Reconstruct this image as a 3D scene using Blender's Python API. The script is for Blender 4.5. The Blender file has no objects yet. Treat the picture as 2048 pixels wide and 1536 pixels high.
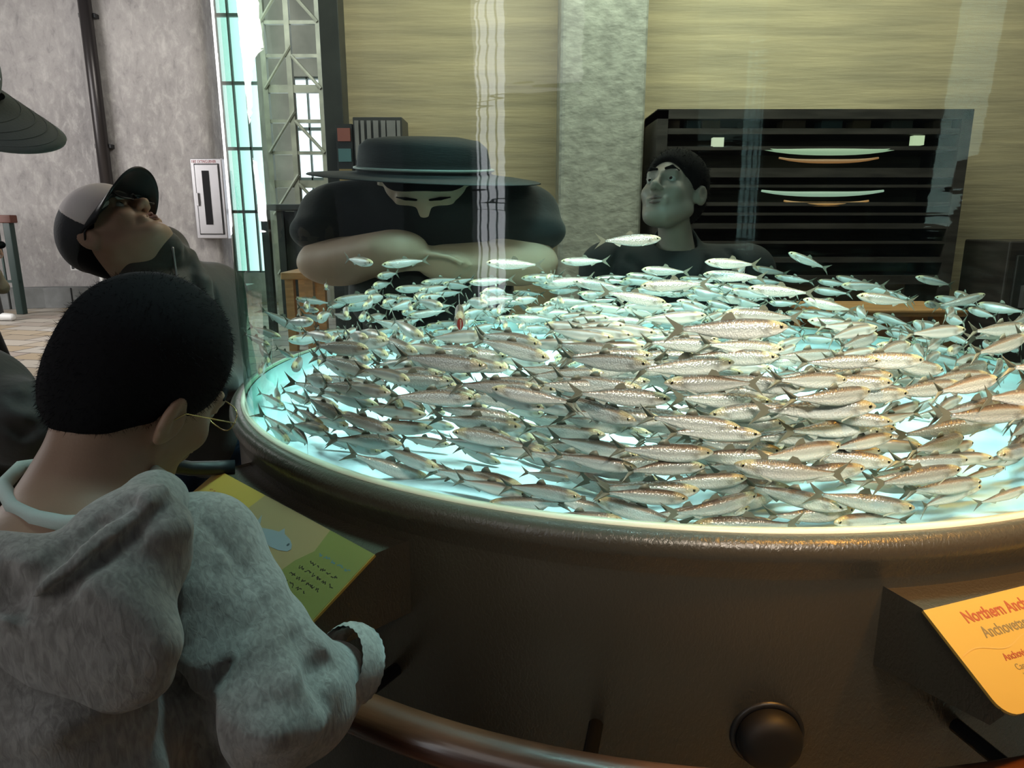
import bpy, math, random
import numpy as np
from mathutils import Vector, Matrix

random.seed(7)
RNG = np.random.default_rng(7)
SC = bpy.context.scene
COL = SC.collection

# ------------------------------------------------------------------ camera
TH = math.radians(13.0); FPX = 1420.0; CZ = 1.1
cam_d = bpy.data.cameras.new('camera'); cam = bpy.data.objects.new('camera', cam_d); COL.objects.link(cam)
cam_d.sensor_width = 36.0; cam_d.lens = 36.0 * FPX / 2048.0
cam_d.clip_start = 0.02; cam_d.clip_end = 200
cam.location = (0, 0, CZ); cam.rotation_euler = (math.radians(90) - TH, 0, 0)
SC.camera = cam
SC.view_settings.view_transform = 'Standard'
SC.view_settings.look = 'None'
SC.view_settings.gamma = 1.0
SC.view_settings.use_curve_mapping = False
SC.view_settings.exposure = 0.0
SC.cycles.use_denoising = True
SC.cycles.max_bounces = 7
SC.cycles.diffuse_bounces = 3
SC.cycles.glossy_bounces = 4
SC.cycles.transparent_max_bounces = 24
SC.cycles.sample_clamp_indirect = 4.0
SC.cycles.caustics_reflective = False
SC.cycles.caustics_refractive = False

# ------------------------------------------------------------------ world and lamps
W = bpy.data.worlds.new('world'); SC.world = W; W.use_nodes = True
W.node_tree.nodes['Background'].inputs[0].default_value = (0.62, 0.68, 0.75, 1)
W.node_tree.nodes['Background'].inputs[1].default_value = 0.10

def area(name, loc, target, sx, sy, power, color, spread=180):
    d = bpy.data.lights.new(name, 'AREA'); d.shape = 'RECTANGLE'; d.size = sx; d.size_y = sy
    d.energy = power; d.color = color; d.spread = math.radians(spread)
    o = bpy.data.objects.new(name, d); COL.objects.link(o); o.location = loc
    o.rotation_euler = (Vector(target) - Vector(loc)).to_track_quat('-Z', 'Y').to_euler()
    return o
def spot(name, loc, target, power, color, angle, blend=0.5, rad=0.05):
    d = bpy.data.lights.new(name, 'SPOT'); d.energy = power; d.color = color
    d.spot_size = math.radians(angle); d.spot_blend = blend; d.shadow_soft_size = rad
    o = bpy.data.objects.new(name, d); COL.objects.link(o); o.location = loc
    o.rotation_euler = (Vector(target) - Vector(loc)).to_track_quat('-Z', 'Y').to_euler()
    return o
CX, CY, TR, ZR = 0.284, 1.439, 0.785, 0.80          # aquarium axis, radius, rim height
area('tank_top_light', (CX, CY, 2.45), (CX, CY, 0), 0.9, 0.9, 40, (0.76, 0.96, 1.0), 54)
area('window_daylight_left', (-7.6, 5.0, 2.6), (-2.5, 8.0, 1.2), 3.2, 3.2, 250, (1.0, 0.97, 0.95))
area('window_daylight_back_left', (-3.4, 8.0, 2.4), (0.0, 1.0, 0.8), 2.4, 3.0, 50, (0.98, 0.97, 1.0))
area('window_daylight_rear', (-1.9, -1.6, 2.5), (-0.3, 0.6, 0.8), 1.5, 1.6, 10.5, (1.0, 0.97, 0.93))
area('far_wall_fill_light', (-2.6, 6.6, 3.6), (-3.0, 9.8, 1.6), 1.6, 1.2, 70, (1.0, 0.96, 0.88))  # added fill that brightens the far wall and truss
area('hall_light_over_back_wall', (1.0, 3.2, 3.4), (1.0, 4.5, 1.6), 3.2, 0.6, 88, (1.0, 0.90, 0.72))
area('front_school_fill_light', (0.55, -0.55, 1.85), (0.38, 1.10, 0.92), 0.6, 0.2, 3.5, (1.0, 0.84, 0.68), 38)  # added soft fill that brightens the fish from the front
spot('warm_sign_spotlight', (0.95, 0.20, 2.4), (0.60, 0.56, 0.72), 175, (1.0, 0.45, 0.07), 34, 0.9)
spot('warm_school_spotlight', (1.1, 0.9, 2.35), (0.55, 1.1, 0.85), 62, (1.0, 0.62, 0.30), 46, 0.9, 0.08)

# ------------------------------------------------------------------ pixel -> place helpers (frame 2048 x 1536)
CT, ST = math.cos(TH), math.sin(TH)
def at(px, py, Y):
    """the point of the plane y = Y that stands at pixel (px, py)"""
    dx, dy = px - 1024.0, py - 768.0
    d = Vector((dx, FPX * CT - dy * ST, -FPX * ST - dy * CT))
    return Vector((0, 0, CZ)) + d * (Y / d.y)
def dep(p):
    v = Vector(p) - Vector((0, 0, CZ)); return v.y * CT - v.z * ST
def drum_pt(deg, r, z):
    a = math.radians(deg); return Vector((CX + r * math.cos(a), CY + r * math.sin(a), z))

# ------------------------------------------------------------------ tags
def tag(o, label=None, cat=None, group=None, kind=None):
    if label: o['label'] = label
    if cat: o['category'] = cat
    if group: o['group'] = group
    if kind: o['kind'] = kind
    return o
def empty(name, loc, label=None, cat=None, group=None):
    o = bpy.data.objects.new(name, None); COL.objects.link(o); o.location = loc
    o.empty_display_size = 0.05
    return tag(o, label, cat, group)
def link(name, me, mat=None, parent=None, smooth=True):
    if mat is not None:
        for m in (mat if isinstance(mat, (list, tuple)) else [mat]): me.materials.append(m)
    if smooth: me.polygons.foreach_set('use_smooth', [True] * len(me.polygons))
    o = bpy.data.objects.new(name, me); COL.objects.link(o)
    if parent is not None:
        o.parent = parent
        pl = Vector((0, 0, 0)); q = parent
        while q is not None: pl += q.location; q = q.parent
        o.location = -pl
    return o

# ------------------------------------------------------------------ plain mesh builder
class MB:
    def __init__(s): s.v = []; s.f = []; s.m = []
    def add(s, vs, fs, mi=0):
        b = len(s.v); s.v += [tuple(v) for v in vs]; s.f += [tuple(i + b for i in f) for f in fs]; s.m += [mi] * len(fs)
        return s
    def box(s, c, size, rot=None, mi=0):
        x, y, z = (k / 2 for k in size)
        vs = [Vector((a * x, b * y, d * z)) for a in (-1, 1) for b in (-1, 1) for d in (-1, 1)]
        if rot is not None: vs = [rot @ v for v in vs]
        vs = [v + Vector(c) for v in vs]
        return s.add(vs, [(0, 1, 3, 2), (4, 6, 7, 5), (0, 4, 5, 1), (2, 3, 7, 6), (0, 2, 6, 4), (1, 5, 7, 3)], mi)
    def tube(s, pts, r, n=12, mi=0, cap=True, closed=False):
        pts = [Vector(p) for p in pts]; rs = r if isinstance(r, (list, tuple)) else [r] * len(pts)
        rings = []; up = Vector((0.13, 0.21, 1)).normalized()
        N = len(pts)
        for i, p in enumerate(pts):
            a = pts[(i - 1) % N] if (closed or i > 0) else p
            b = pts[(i + 1) % N] if (closed or i < N - 1) else p
            t = (b - a).normalized()
            u = up - t * up.dot(t)
            if u.length < 0.05: u = Vector((1, 0, 0)) - t * t.x
            u.normalize(); w = t.cross(u); up = u
            rings.append([p + (u * math.cos(2 * math.pi * k / n) + w * math.sin(2 * math.pi * k / n)) * rs[i] for k in range(n)])
        vs = [v for R in rings for v in R]; fs = []
        for i in range(N if closed else N - 1):
            j = (i + 1) % N
            for k in range(n):
                l = (k + 1) % n; fs.append((i * n + k, j * n + k, j * n + l, i * n + l))
        if cap and not closed: fs += [tuple(range(n)), tuple(range((N - 1) * n, N * n))[::-1]]
        return s.add(vs, fs, mi)
    def lathe(s, prof, c=(0, 0), n=96, a0=0, a1=360, mi=0):
        full = abs(a1 - a0) >= 360; m = n if full else n + 1
        vs = []
        for k in range(m):
            a = math.radians(a0 + (a1 - a0) * k / n)
            for (r, z) in prof: vs.append((c[0] + r * math.cos(a), c[1] + r * math.sin(a), z))
        P = len(prof); fs = []
        for k in range(n):
            l = (k + 1) % m
            for i in range(P - 1): fs.append((k * P + i, l * P + i, l * P + i + 1, k * P + i + 1))
        return s.add(vs, fs, mi)
    def prism(s, poly, thick, origin, ux, uy, mi=0):
        """poly in the plane origin + a*ux + b*uy, thickness along ux x uy"""
        ux, uy = Vector(ux).normalized(), Vector(uy).normalized(); n = ux.cross(uy)
        o = Vector(origin); N = len(poly)
        lo = [o + ux * a + uy * b for a, b in poly]; hi = [p + n * thick for p in lo]
        fs = [tuple(range(N))[::-1], tuple(range(N, 2 * N))] + [(i, (i + 1) % N, N + (i + 1) % N, N + i) for i in range(N)]
        return s.add(lo + hi, fs, mi)
    def build(s, name, mat, parent=None, smooth=False):
        me = bpy.data.meshes.new(name); me.from_pydata(s.v, [], s.f)
        o = link(name, me, mat, parent, smooth)
        me.polygons.foreach_set('material_index', s.m); me.update()
        return o
def bevel(o, w=0.004, n=2):
    m = o.modifiers.new('bevel', 'BEVEL'); m.width = w; m.segments = n; m.limit_method = 'ANGLE'; return o

# ------------------------------------------------------------------ signed-distance modelling: smooth unions meshed by surface nets
def C_(a, b, ra, rb=None, k=0.02, op='u'): return ('c', Vector(a), Vector(b), ra, ra if rb is None else rb, k, op)
def E_(c, r, rot=None, k=0.02, op='u'): return ('e', Vector(c), Vector(r), rot or Matrix.Identity(3), k, op)
def poly(pts, r, k=0.01, op='u'):
    rs = r if isinstance(r, (list, tuple)) else [r] * len(pts)
    return [C_(pts[i], pts[i + 1], rs[i], rs[i + 1], k, op) for i in range(len(pts) - 1)]
def xf(prims, M, s=1.0):
    """move local primitives by the 4x4 matrix M (uniform scale s)"""
    R = M.to_3x3(); out = []
    for p in prims:
        if p[0] == 'c': out.append(('c', M @ (p[1] * s), M @ (p[2] * s), p[3] * s, p[4] * s, p[5] * s, p[6]))
        else: out.append(('e', M @ (p[1] * s), p[2] * s, R @ p[3], p[4] * s, p[5]))
    return out
def prim_dist(p, P):
    if p[0] == 'c':
        a, b = np.array(p[1], np.float32), np.array(p[2], np.float32); ba = b - a; L = max(float(ba @ ba), 1e-9)
        q = P - a; h = np.clip((q @ ba) / L, 0, 1)
        return np.linalg.norm(q - h[..., None] * ba, axis=-1) - (p[3] + (p[4] - p[3]) * h)
    R = np.array(p[3], np.float32); r = np.array(p[2], np.float32)
    q = (P - np.array(p[1], np.float32)) @ R
    k0 = np.linalg.norm(q / r, axis=-1); k1 = np.linalg.norm(q / (r * r), axis=-1)
    return np.where(k1 > 1e-6, k0 * (k0 - 1) / np.maximum(k1, 1e-6), -r.min())
def field(prims, res, bounds=None, post=None):
    lo = np.full(3, 1e9); hi = -lo
    bb = []
    for p in prims:
        if p[0] == 'c':
            m = max(p[3], p[4]); pts = np.array([p[1], p[2]]); a, b = pts.min(0) - m, pts.max(0) + m
        else:
            R = np.abs(np.array(p[3])); e = R @ np.array(p[2]); c = np.array(p[1]); a, b = c - e, c + e
        bb.append((a, b))
        if p[-1] == 'u': lo = np.minimum(lo, a); hi = np.maximum(hi, b)
    if bounds is not None: lo = np.maximum(lo, bounds[0]); hi = np.minimum(hi, bounds[1])
    lo = lo - 3 * res; hi = hi + 3 * res
    n = np.ceil((hi - lo) / res).astype(int) + 1
    ax = [(lo[i] + np.arange(n[i]) * res).astype(np.float32) for i in range(3)]
    F = np.full(n, 0.5, np.float32)
    for p, (a, b) in zip(prims, bb):
        k = p[-2]; pad = k + 3 * res
        i0 = np.clip(((a - pad - lo) / res).astype(int), 0, n); i1 = np.clip(np.ceil((b + pad - lo) / res).astype(int) + 1, 0, n)
        if (i1 <= i0).any(): continue
        sl = tuple(slice(i0[i], i1[i]) for i in range(3))
        G = np.stack(np.meshgrid(*[ax[i][sl[i]] for i in range(3)], indexing='ij'), -1)
        d = prim_dist(p, G); f = F[sl]
        if p[-1] == 'u':
            h = np.clip(0.5 + 0.5 * (f - d) / k, 0, 1); F[sl] = f * (1 - h) + d * h - k * h * (1 - h)
        else:
            h = np.clip(0.5 - 0.5 * (f + d) / k, 0, 1); F[sl] = f * (1 - h) - d * h + k * h * (1 - h)
    if post is not None:
        G = np.stack(np.meshgrid(*ax, indexing='ij'), -1); F = post(F, G)
    return F, lo
def nets(F, lo, res):
    F = F.copy(); F[0] = F[-1] = 1; F[:, 0] = F[:, -1] = 1; F[:, :, 0] = F[:, :, -1] = 1
    S = F < 0; n = np.array(F.shape) - 1
    acc = np.zeros((*n, 3), np.float32); cnt = np.zeros(n, np.float32)
    for ax in range(3):
        o1, o2 = [i for i in range(3) if i != ax]
        for a in (0, 1):
            for b in (0, 1):
                s0 = [None] * 3; s1 = [None] * 3
                s0[ax] = slice(0, n[ax]); s1[ax] = slice(1, n[ax] + 1)
                s0[o1] = s1[o1] = slice(a, n[o1] + a); s0[o2] = s1[o2] = slice(b, n[o2] + b)
                f0, f1 = F[tuple(s0)], F[tuple(s1)]; c = S[tuple(s0)] != S[tuple(s1)]
                t = np.where(c, f0 / np.where(c, f0 - f1, 1), 0)
                acc[..., ax] += t; acc[..., o1] += c * a; acc[..., o2] += c * b; cnt += c
    m = cnt > 0; idx = np.full(n, -1, np.int64); idx[m] = np.arange(m.sum())
    ijk = np.argwhere(m); V = (ijk + acc[m] / cnt[m][:, None]) * res + lo
    faces = []
    for ax in range(3):
        o1, o2 = (ax + 1) % 3, (ax + 2) % 3
        s0 = [slice(1, n[i]) for i in range(3)]; s1 = list(s0); s0[ax] = slice(0, n[ax]); s1[ax] = slice(1, n[ax] + 1)
        a, b = S[tuple(s0)], S[tuple(s1)]; c = np.argwhere(a != b)
        if not len(c): continue
        flip = a[tuple(c.T)]
        base = c.copy(); base[:, o1] += 1; base[:, o2] += 1
        def g(d1, d2):
            q = base.copy(); q[:, o1] -= d1; q[:, o2] -= d2; return idx[tuple(q.T)]
        q = np.stack([g(1, 1), g(0, 1), g(0, 0), g(1, 0)], 1)
        q[~flip] = q[~flip][:, ::-1]
        faces.append(q)
    return V, np.concatenate(faces)
def sdf(name, prims, res, mat, parent=None, post=None, bounds=None, smooth=1):
    F, lo = field(prims, res, bounds, post)
    V, Q = nets(F, lo, res)
    me = bpy.data.meshes.new(name)
    me.vertices.add(len(V)); me.vertices.foreach_set('co', V.astype(np.float32).ravel())
    me.loops.add(len(Q) * 4); me.loops.foreach_set('vertex_index', Q.astype(np.int32).ravel())
    me.polygons.add(len(Q)); me.polygons.foreach_set('loop_start', np.arange(0, len(Q) * 4, 4, dtype=np.int32))
    me.update(calc_edges=True); me.validate()
    o = link(name, me, mat, parent, True)
    if smooth:
        m = o.modifiers.new('soften', 'SMOOTH'); m.iterations = smooth; m.factor = 0.5
    return o
def frame(F, U):
    """4x4-ready rotation of a figure whose face looks along F (local -Y) with the crown towards U (local +Z)"""
    Y = -Vector(F).normalized(); Z = Vector(U); Z = (Z - Y * Z.dot(Y)).normalized(); X = Y.cross(Z)
    return Matrix((X, Y, Z)).transposed()

# ------------------------------------------------------------------ materials
def mat(name, col, rough=0.6, metal=0.0, noise=0.0, nscale=8.0, col2=None, bump=0.0, bscale=60.0, spec=0.5, sheen=0.0,
        coords='Object', stretch=None, detail=4.0, emit=None, estr=0.0, coat=0.0, sss=0.0):
    m = bpy.data.materials.new(name); m.use_nodes = True; nt = m.node_tree; N = nt.nodes; L = nt.links
    b = N['Principled BSDF']; c4 = (*col, 1)
    b.inputs['Base Color'].default_value = c4; b.inputs['Roughness'].default_value = rough
    b.inputs['Metallic'].default_value = metal; b.inputs['Specular IOR Level'].default_value = spec
    if sheen: b.inputs['Sheen Weight'].default_value = sheen; b.inputs['Sheen Roughness'].default_value = 0.6
    if coat: b.inputs['Coat Weight'].default_value = coat; b.inputs['Coat Roughness'].default_value = 0.15
    if sss:
        b.inputs['Subsurface Weight'].default_value = sss; b.inputs['Subsurface Scale'].default_value = 0.01
        b.inputs['Subsurface Radius'].default_value = (1, .4, .2)
    if emit: b.inputs['Emission Color'].default_value = (*emit, 1); b.inputs['Emission Strength'].default_value = estr
    tc = N.new('ShaderNodeTexCoord'); src = tc.outputs[coords]
    if stretch:
        mp = N.new('ShaderNodeMapping'); mp.inputs['Scale'].default_value = stretch; L.new(src, mp.inputs['Vector']); src = mp.outputs[0]
    if noise or col2:
        t = N.new('ShaderNodeTexNoise'); t.inputs['Scale'].default_value = nscale; t.inputs['Detail'].default_value = detail
        L.new(src, t.inputs['Vector'])
        r = N.new('ShaderNodeValToRGB'); r.color_ramp.elements[0].position = 0.36; r.color_ramp.elements[1].position = 0.66
        k = col2 or tuple(c * (1 - noise) for c in col)
        r.color_ramp.elements[0].color = (*k, 1); r.color_ramp.elements[1].color = c4
        L.new(t.outputs['Fac'], r.inputs['Fac']); L.new(r.outputs[0], b.inputs['Base Color'])
    if bump:
        t = N.new('ShaderNodeTexNoise'); t.inputs['Scale'].default_value = bscale; t.inputs['Detail'].default_value = 5
        L.new(src, t.inputs['Vector']); bp = N.new('ShaderNodeBump'); bp.inputs['Strength'].default_value = bump; bp.inputs['Distance'].default_value = 0.01
        L.new(t.outputs['Fac'], bp.inputs['Height']); L.new(bp.outputs[0], b.inputs['Normal'])
    return m
def mix_rgb(N, L, fac, a, b, mode='MIX'):
    n = N.new('ShaderNodeMix'); n.data_type = 'RGBA'; n.blend_type = mode
    for s, v in ((n.inputs[0], fac), (n.inputs[6], a), (n.inputs[7], b)):
        if hasattr(v, 'is_linked') or hasattr(v, 'links'): L.new(v, s)
        else: s.default_value = v if isinstance(v, (int, float)) else (*v, 1)
    return n.outputs[2]

# ================================================================== THE SETTING
def concrete(name, c1, c2, hi):
    m = bpy.data.materials.new(name); m.use_nodes = True; nt = m.node_tree; N = nt.nodes; L = nt.links; b = N['Principled BSDF']
    tc = N.new('ShaderNodeTexCoord'); src = tc.outputs['Object']
    a = N.new('ShaderNodeTexNoise'); a.inputs['Scale'].default_value = 0.7; a.inputs['Detail'].default_value = 3; L.new(src, a.inputs['Vector'])
    mp = N.new('ShaderNodeMapping'); mp.inputs['Scale'].default_value = (1.0, 1.0, 0.55); L.new(src, mp.inputs['Vector'])
    f = N.new('ShaderNodeTexNoise'); f.inputs['Scale'].default_value = 9; f.inputs['Detail'].default_value = 9; f.inputs['Roughness'].default_value = 0.72
    f.inputs['Distortion'].default_value = 0.35; L.new(mp.outputs[0], f.inputs['Vector'])
    r = N.new('ShaderNodeValToRGB'); r.color_ramp.elements[0].position = 0.35; r.color_ramp.elements[1].position = 0.65
    r.color_ramp.elements[0].color = (*c1, 1); r.color_ramp.elements[1].color = (*c2, 1); L.new(a.outputs['Fac'], r.inputs['Fac'])
    g = N.new('ShaderNodeValToRGB'); g.color_ramp.elements[0].position = 0.50; g.color_ramp.elements[1].position = 0.72
    g.color_ramp.elements[0].color = (0, 0, 0, 1); g.color_ramp.elements[1].color = (1, 1, 1, 1); L.new(f.outputs['Fac'], g.inputs['Fac'])
    o = mix_rgb(N, L, g.outputs[0], r.outputs[0], hi)
    g2 = N.new('ShaderNodeValToRGB'); g2.color_ramp.elements[0].position = 0.28; g2.color_ramp.elements[1].position = 0.46
    g2.color_ramp.elements[0].color = (0.62, 0.62, 0.63, 1); g2.color_ramp.elements[1].color = (1, 1, 1, 1); L.new(f.outputs['Fac'], g2.inputs['Fac'])
    o2 = mix_rgb(N, L, 1.0, o, g2.outputs[0], 'MULTIPLY')
    L.new(o2, b.inputs['Base Color']); b.inputs['Roughness'].default_value = 0.75
    bp = N.new('ShaderNodeBump'); bp.inputs['Strength'].default_value = 0.35; bp.inputs['Distance'].default_value = 0.03
    L.new(f.outputs['Fac'], bp.inputs['Height']); L.new(bp.outputs[0], b.inputs['Normal'])
    return m
M_conc = concrete('weathered_concrete', (0.27, 0.255, 0.25), (0.38, 0.36, 0.35), (0.50, 0.48, 0.46))
M_curb = mat('curb_stone', (0.20, 0.21, 0.21), 0.7, noise=0.2)
M_black = mat('black_metal', (0.012, 0.013, 0.015), 0.4)
M_white = mat('white_enamel', (0.75, 0.75, 0.74), 0.4)
M_steel = mat('brushed_steel', (0.42, 0.41, 0.42), 0.3, 0.85, bump=0.05, bscale=200, stretch=(1, 1, 8))
M_rail = mat('dark_green_paint', (0.03, 0.055, 0.05), 0.35)

def sky_mat(s):
    m = bpy.data.materials.new('daylight_sky'); m.use_nodes = True; N = m.node_tree.nodes; L = m.node_tree.links
    N.remove(N['Principled BSDF']); e = N.new('ShaderNodeEmission'); e.inputs[0].default_value = (0.90, 0.95, 1, 1); e.inputs[1].default_value = s
    L.new(e.outputs[0], N['Material Output'].inputs[0]); return m
M_sky = sky_mat(2.2)

def flagstone():
    m = bpy.data.materials.new('flagstone_paving'); m.use_nodes = True; nt = m.node_tree; N = nt.nodes; L = nt.links; b = N['Principled BSDF']
    tc = N.new('ShaderNodeTexCoord'); mp = N.new('ShaderNodeMapping'); mp.inputs['Rotation'].default_value = (0, 0, 0.22); L.new(tc.outputs['Object'], mp.inputs['Vector'])
    nz = N.new('ShaderNodeTexNoise'); nz.inputs['Scale'].default_value = 1.6; L.new(mp.outputs[0], nz.inputs['Vector'])
    ad = N.new('ShaderNodeVectorMath'); ad.operation = 'MULTIPLY_ADD'; ad.inputs[1].default_value = (0.06, 0.06, 0); L.new(nz.outputs['Color'], ad.inputs[0]); L.new(mp.outputs[0], ad.inputs[2])
    br = N.new('ShaderNodeTexBrick'); br.inputs['Scale'].default_value = 1.0; br.inputs['Brick Width'].default_value = 0.42; br.inputs['Row Height'].default_value = 0.26
    br.inputs['Mortar Size'].default_value = 0.008; br.inputs['Color1'].default_value = (0, 0, 0, 1); br.inputs['Color2'].default_value = (1, 1, 1, 1); br.inputs['Mortar'].default_value = (0.5, 0.5, 0.5, 1)
    br.inputs['Bias'].default_value = 0.0; L.new(ad.outputs[0], br.inputs['Vector'])
    r = N.new('ShaderNodeValToRGB'); cr = r.color_ramp
    cr.elements[0].color = (0.30, 0.29, 0.27, 1); cr.elements[1].color = (0.46, 0.42, 0.36, 1)
    e = cr.elements.new(0.35); e.color = (0.40, 0.31, 0.20, 1); e = cr.elements.new(0.65); e.color = (0.50, 0.47, 0.42, 1); e = cr.elements.new(0.82); e.color = (0.36, 0.29, 0.24, 1)
    L.new(br.outputs['Color'], r.inputs['Fac'])
    o = mix_rgb(N, L, br.outputs['Fac'], r.outputs[0], (0.07, 0.06, 0.055))
    L.new(o, b.inputs['Base Color']); b.inputs['Roughness'].default_value = 0.55
    bp = N.new('ShaderNodeBump'); bp.inputs['Strength'].default_value = 0.4; bp.inputs['Distance'].default_value = 0.01; bp.invert = True
    L.new(br.outputs['Fac'], bp.inputs['Height']); L.new(bp.outputs[0], b.inputs['Normal']); return m

def structure(o): o['kind'] = 'structure'; return o
b = MB(); b.box((-1, 4.3, -0.05), (20, 16.4, 0.1)); structure(b.build('floor', flagstone()))
# left concrete wall: a softly cast profile with a pilaster step, extruded upward
prof = [(-9.5, 9.35), (-7.4, 9.5), (-6.2, 9.62), (-5.72, 9.68), (-5.52, 9.66), (-5.40, 9.60), (-5.30, 9.46), (-5.22, 9.40), (-4.9, 9.40), (-4.0, 9.42), (-3.84, 9.44), (-3.80, 9.52), (-3.80, 9.9)]
b = MB(); P0 = [(x, y, z) for z in (0, 5.5) for x, y in prof]; n = len(prof)
b.add(P0, [(i, i + 1, n + i + 1, n + i) for i in range(n - 1)]); structure(b.build('wall_left', M_conc, smooth=True))
# far wall beyond the tank with tall window openings, bright sky outside
M_far = mat('pale_plaster', (0.36, 0.34, 0.30), 0.8, noise=0.3, nscale=3)
b = MB()
wx = [-3.80, -3.28, -2.86, -2.46, -1.6]       # openings -3.80..-3.28 and -2.86..-2.46
b.box((-3.07, 9.9, 2.75), (0.42, 0.25, 5.5)); b.box((-1.9, 9.9, 2.75), (1.12, 0.25, 5.5))
b.box((-3.54, 9.9, 5.0), (0.52, 0.25, 1.0)); b.box((-2.66, 9.9, 4.2), (0.40, 0.25, 2.6)); b.box((-3.54, 9.9, 0.2), (0.52, 0.25, 0.4)); b.box((-2.66, 9.9, 0.5), (0.40, 0.25, 1.0))
structure(b.build('wall_far', M_far))
M_mull = mat('grey_green_window_metal', (0.10, 0.13, 0.12), 0.4)
def window(name, x0, x1, z0, z1, y, cols, rows, t=0.02, arch=False):
    b = MB()
    for i in range(cols + 1): b.box((x0 + (x1 - x0) * i / cols, y, (z0 + z1) / 2), (t * (2 if i in (0, cols) else 1), 0.05, z1 - z0))
    for j in range(rows + 1): b.box(((x0 + x1) / 2, y, z0 + (z1 - z0) * j / rows), (x1 - x0, 0.05, t * 2))
    if arch:
        cx, w = (x0 + x1) / 2, (x1 - x0) / 2; N_ = 14
        pts = [(cx - w * math.cos(math.pi * k / N_), z1 - 0.9 + 0.85 * math.sin(math.pi * k / N_)) for k in range(N_ + 1)]
        vs = [(x, y - 0.03, z) for x, z in pts] + [(x, y - 0.03, z1 + 0.1) for x, z in pts]
        b.add(vs, [(k, k + 1, N_ + 2 + k, N_ + 1 + k) for k in range(N_)])
    return structure(b.build(name, M_mull))
window('window_1', -3.79, -3.28, 0.4, 4.45, 9.86, 3, 5, arch=True)
window('window_2', -2.86, -2.46, 1.0, 2.9, 9.86, 2, 3)
b = MB(); b.box((-3.2, 11.5, 2.5), (3.2, 0.02, 6)); structure(b.build('sky_backdrop_far', M_sky))
# back wall behind the aquarium
def waterwall():
    m = mat('tan_plaster_refraction_streaks', (0.56, 0.46, 0.29), 0.75, noise=0.0, nscale=2.2, col2=(0.40, 0.335, 0.22), bump=0.5, bscale=5, stretch=(0.55, 1, 7), detail=6)  # streaks imitate refraction through the water, painted into the tan colour
    return m
b = MB(); b.box((2.4, 4.6, 2.4), (7.02, 0.2, 4.8)); structure(b.build('wall_back', waterwall()))
M_col = mat('pale_rough_concrete', (0.50, 0.50, 0.44), 0.55, noise=0.35, nscale=14, bump=0.5, bscale=26, stretch=(1, 1, 1.6))
def slab(name, px0, px1, Y, z0, z1, th, m, label=None, cat=None, kind=None):
    x0, x1 = at(px0, 300, Y).x, at(px1, 300, Y).x
    b = MB(); b.box(((x0 + x1) / 2, Y + th / 2, (z0 + z1) / 2), (x1 - x0, th, z1 - z0)); return tag(b.build(name, m), label, cat, kind=kind)
bevel(slab('concrete_column', 1118, 1288, 4.18, 0, 4.8, 0.3, M_col, 'pale rough concrete column standing behind the aquarium, in front of the tan wall', 'column'), 0.03, 3)
M_dcol = mat('dark_column_paint', (0.05, 0.055, 0.05), 0.5, noise=0.3)
bevel(slab('steel_column', 652, 690, 4.3, 0, 4.8, 0.15, M_dcol, 'slim dark steel column at the left end of the tan wall behind the aquarium', 'column'))
# rear wall behind the camera with a tall window that mirrors in the acrylic
M_rear = mat('dim_rear_plaster', (0.10, 0.10, 0.10), 0.8)
b = MB(); b.box((2.7, -3.1, 2.4), (12.6, 0.2, 4.8)); b.box((-7.4, -3.1, 2.4), (5.2, 0.2, 4.8)); b.box((-4.2, -3.1, 3.9), (1.2, 0.2, 1.8)); b.box((-4.2, -3.1, 0.15), (1.2, 0.2, 0.3))
structure(b.build('wall_rear', M_rear)); window('window_3', -4.8, -3.6, 0.3, 3.0, -3.05, 4, 3, 0.015)
M_sky2 = sky_mat(4.5)
b = MB(); b.box((-4.2, -3.6, 1.7), (2.2, 0.02, 3.4)); structure(b.build('sky_backdrop_rear', M_sky2))

# curb along the wall
b = MB(); pts = [(-9.5, 8.7), (-6.35, 8.95), (-6.0, 9.1), (-3.75, 9.1)]
for (xa, ya), (xb, yb) in zip(pts, pts[1:]):
    L_ = math.hypot(xb - xa, yb - ya); R = Matrix.Rotation(math.atan2(yb - ya, xb - xa), 3, 'Z'); b.box(((xa + xb) / 2, (ya + yb) / 2 + 0.1, 0.13), (L_ + 0.01, 0.22, 0.26), R)
for x in (-5.62, -4.9, -4.2): b.box((x, 9.085, 0.13), (0.012, 0.02, 0.262), None, 1)
tag(bevel(b.build('curb', [M_curb, M_black]), 0.01), 'low grey stone curb along the foot of the concrete wall', 'curb')
b = MB(); q = at(448, 578, 9.0); b.box((q.x, 9.25, q.z), (0.5, 0.3, 0.07)); b.box((q.x + 0.05, 9.3, q.z / 2 - 0.02), (0.3, 0.16, q.z - 0.03)); tag(bevel(b.build('ledge', M_white)), 'white ledge on a pier low on the concrete wall beside the aquarium edge', 'ledge')
# pipe on the wall
t = empty('wall_pipe', (at(190, 200, 9.3).x, 9.3, 0), 'tall dark vertical pipe fixed to the concrete wall, brightly lit on its left', 'pipe')
x = at(193, 200, 9.3).x
b = MB(); b.tube([(x, 9.3, 0), (x, 9.3, 5.3)], 0.075, 20); b.build('pipe', mat('dark_iron', (0.035, 0.03, 0.03), 0.3, 0.3), t, True)
for z in (0.5, 2.0, 3.5):
    b = MB(); b.box((x, 9.36, z), (0.2, 0.1, 0.05)); bevel(b.build('pipe_clamp', M_black, t))
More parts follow.
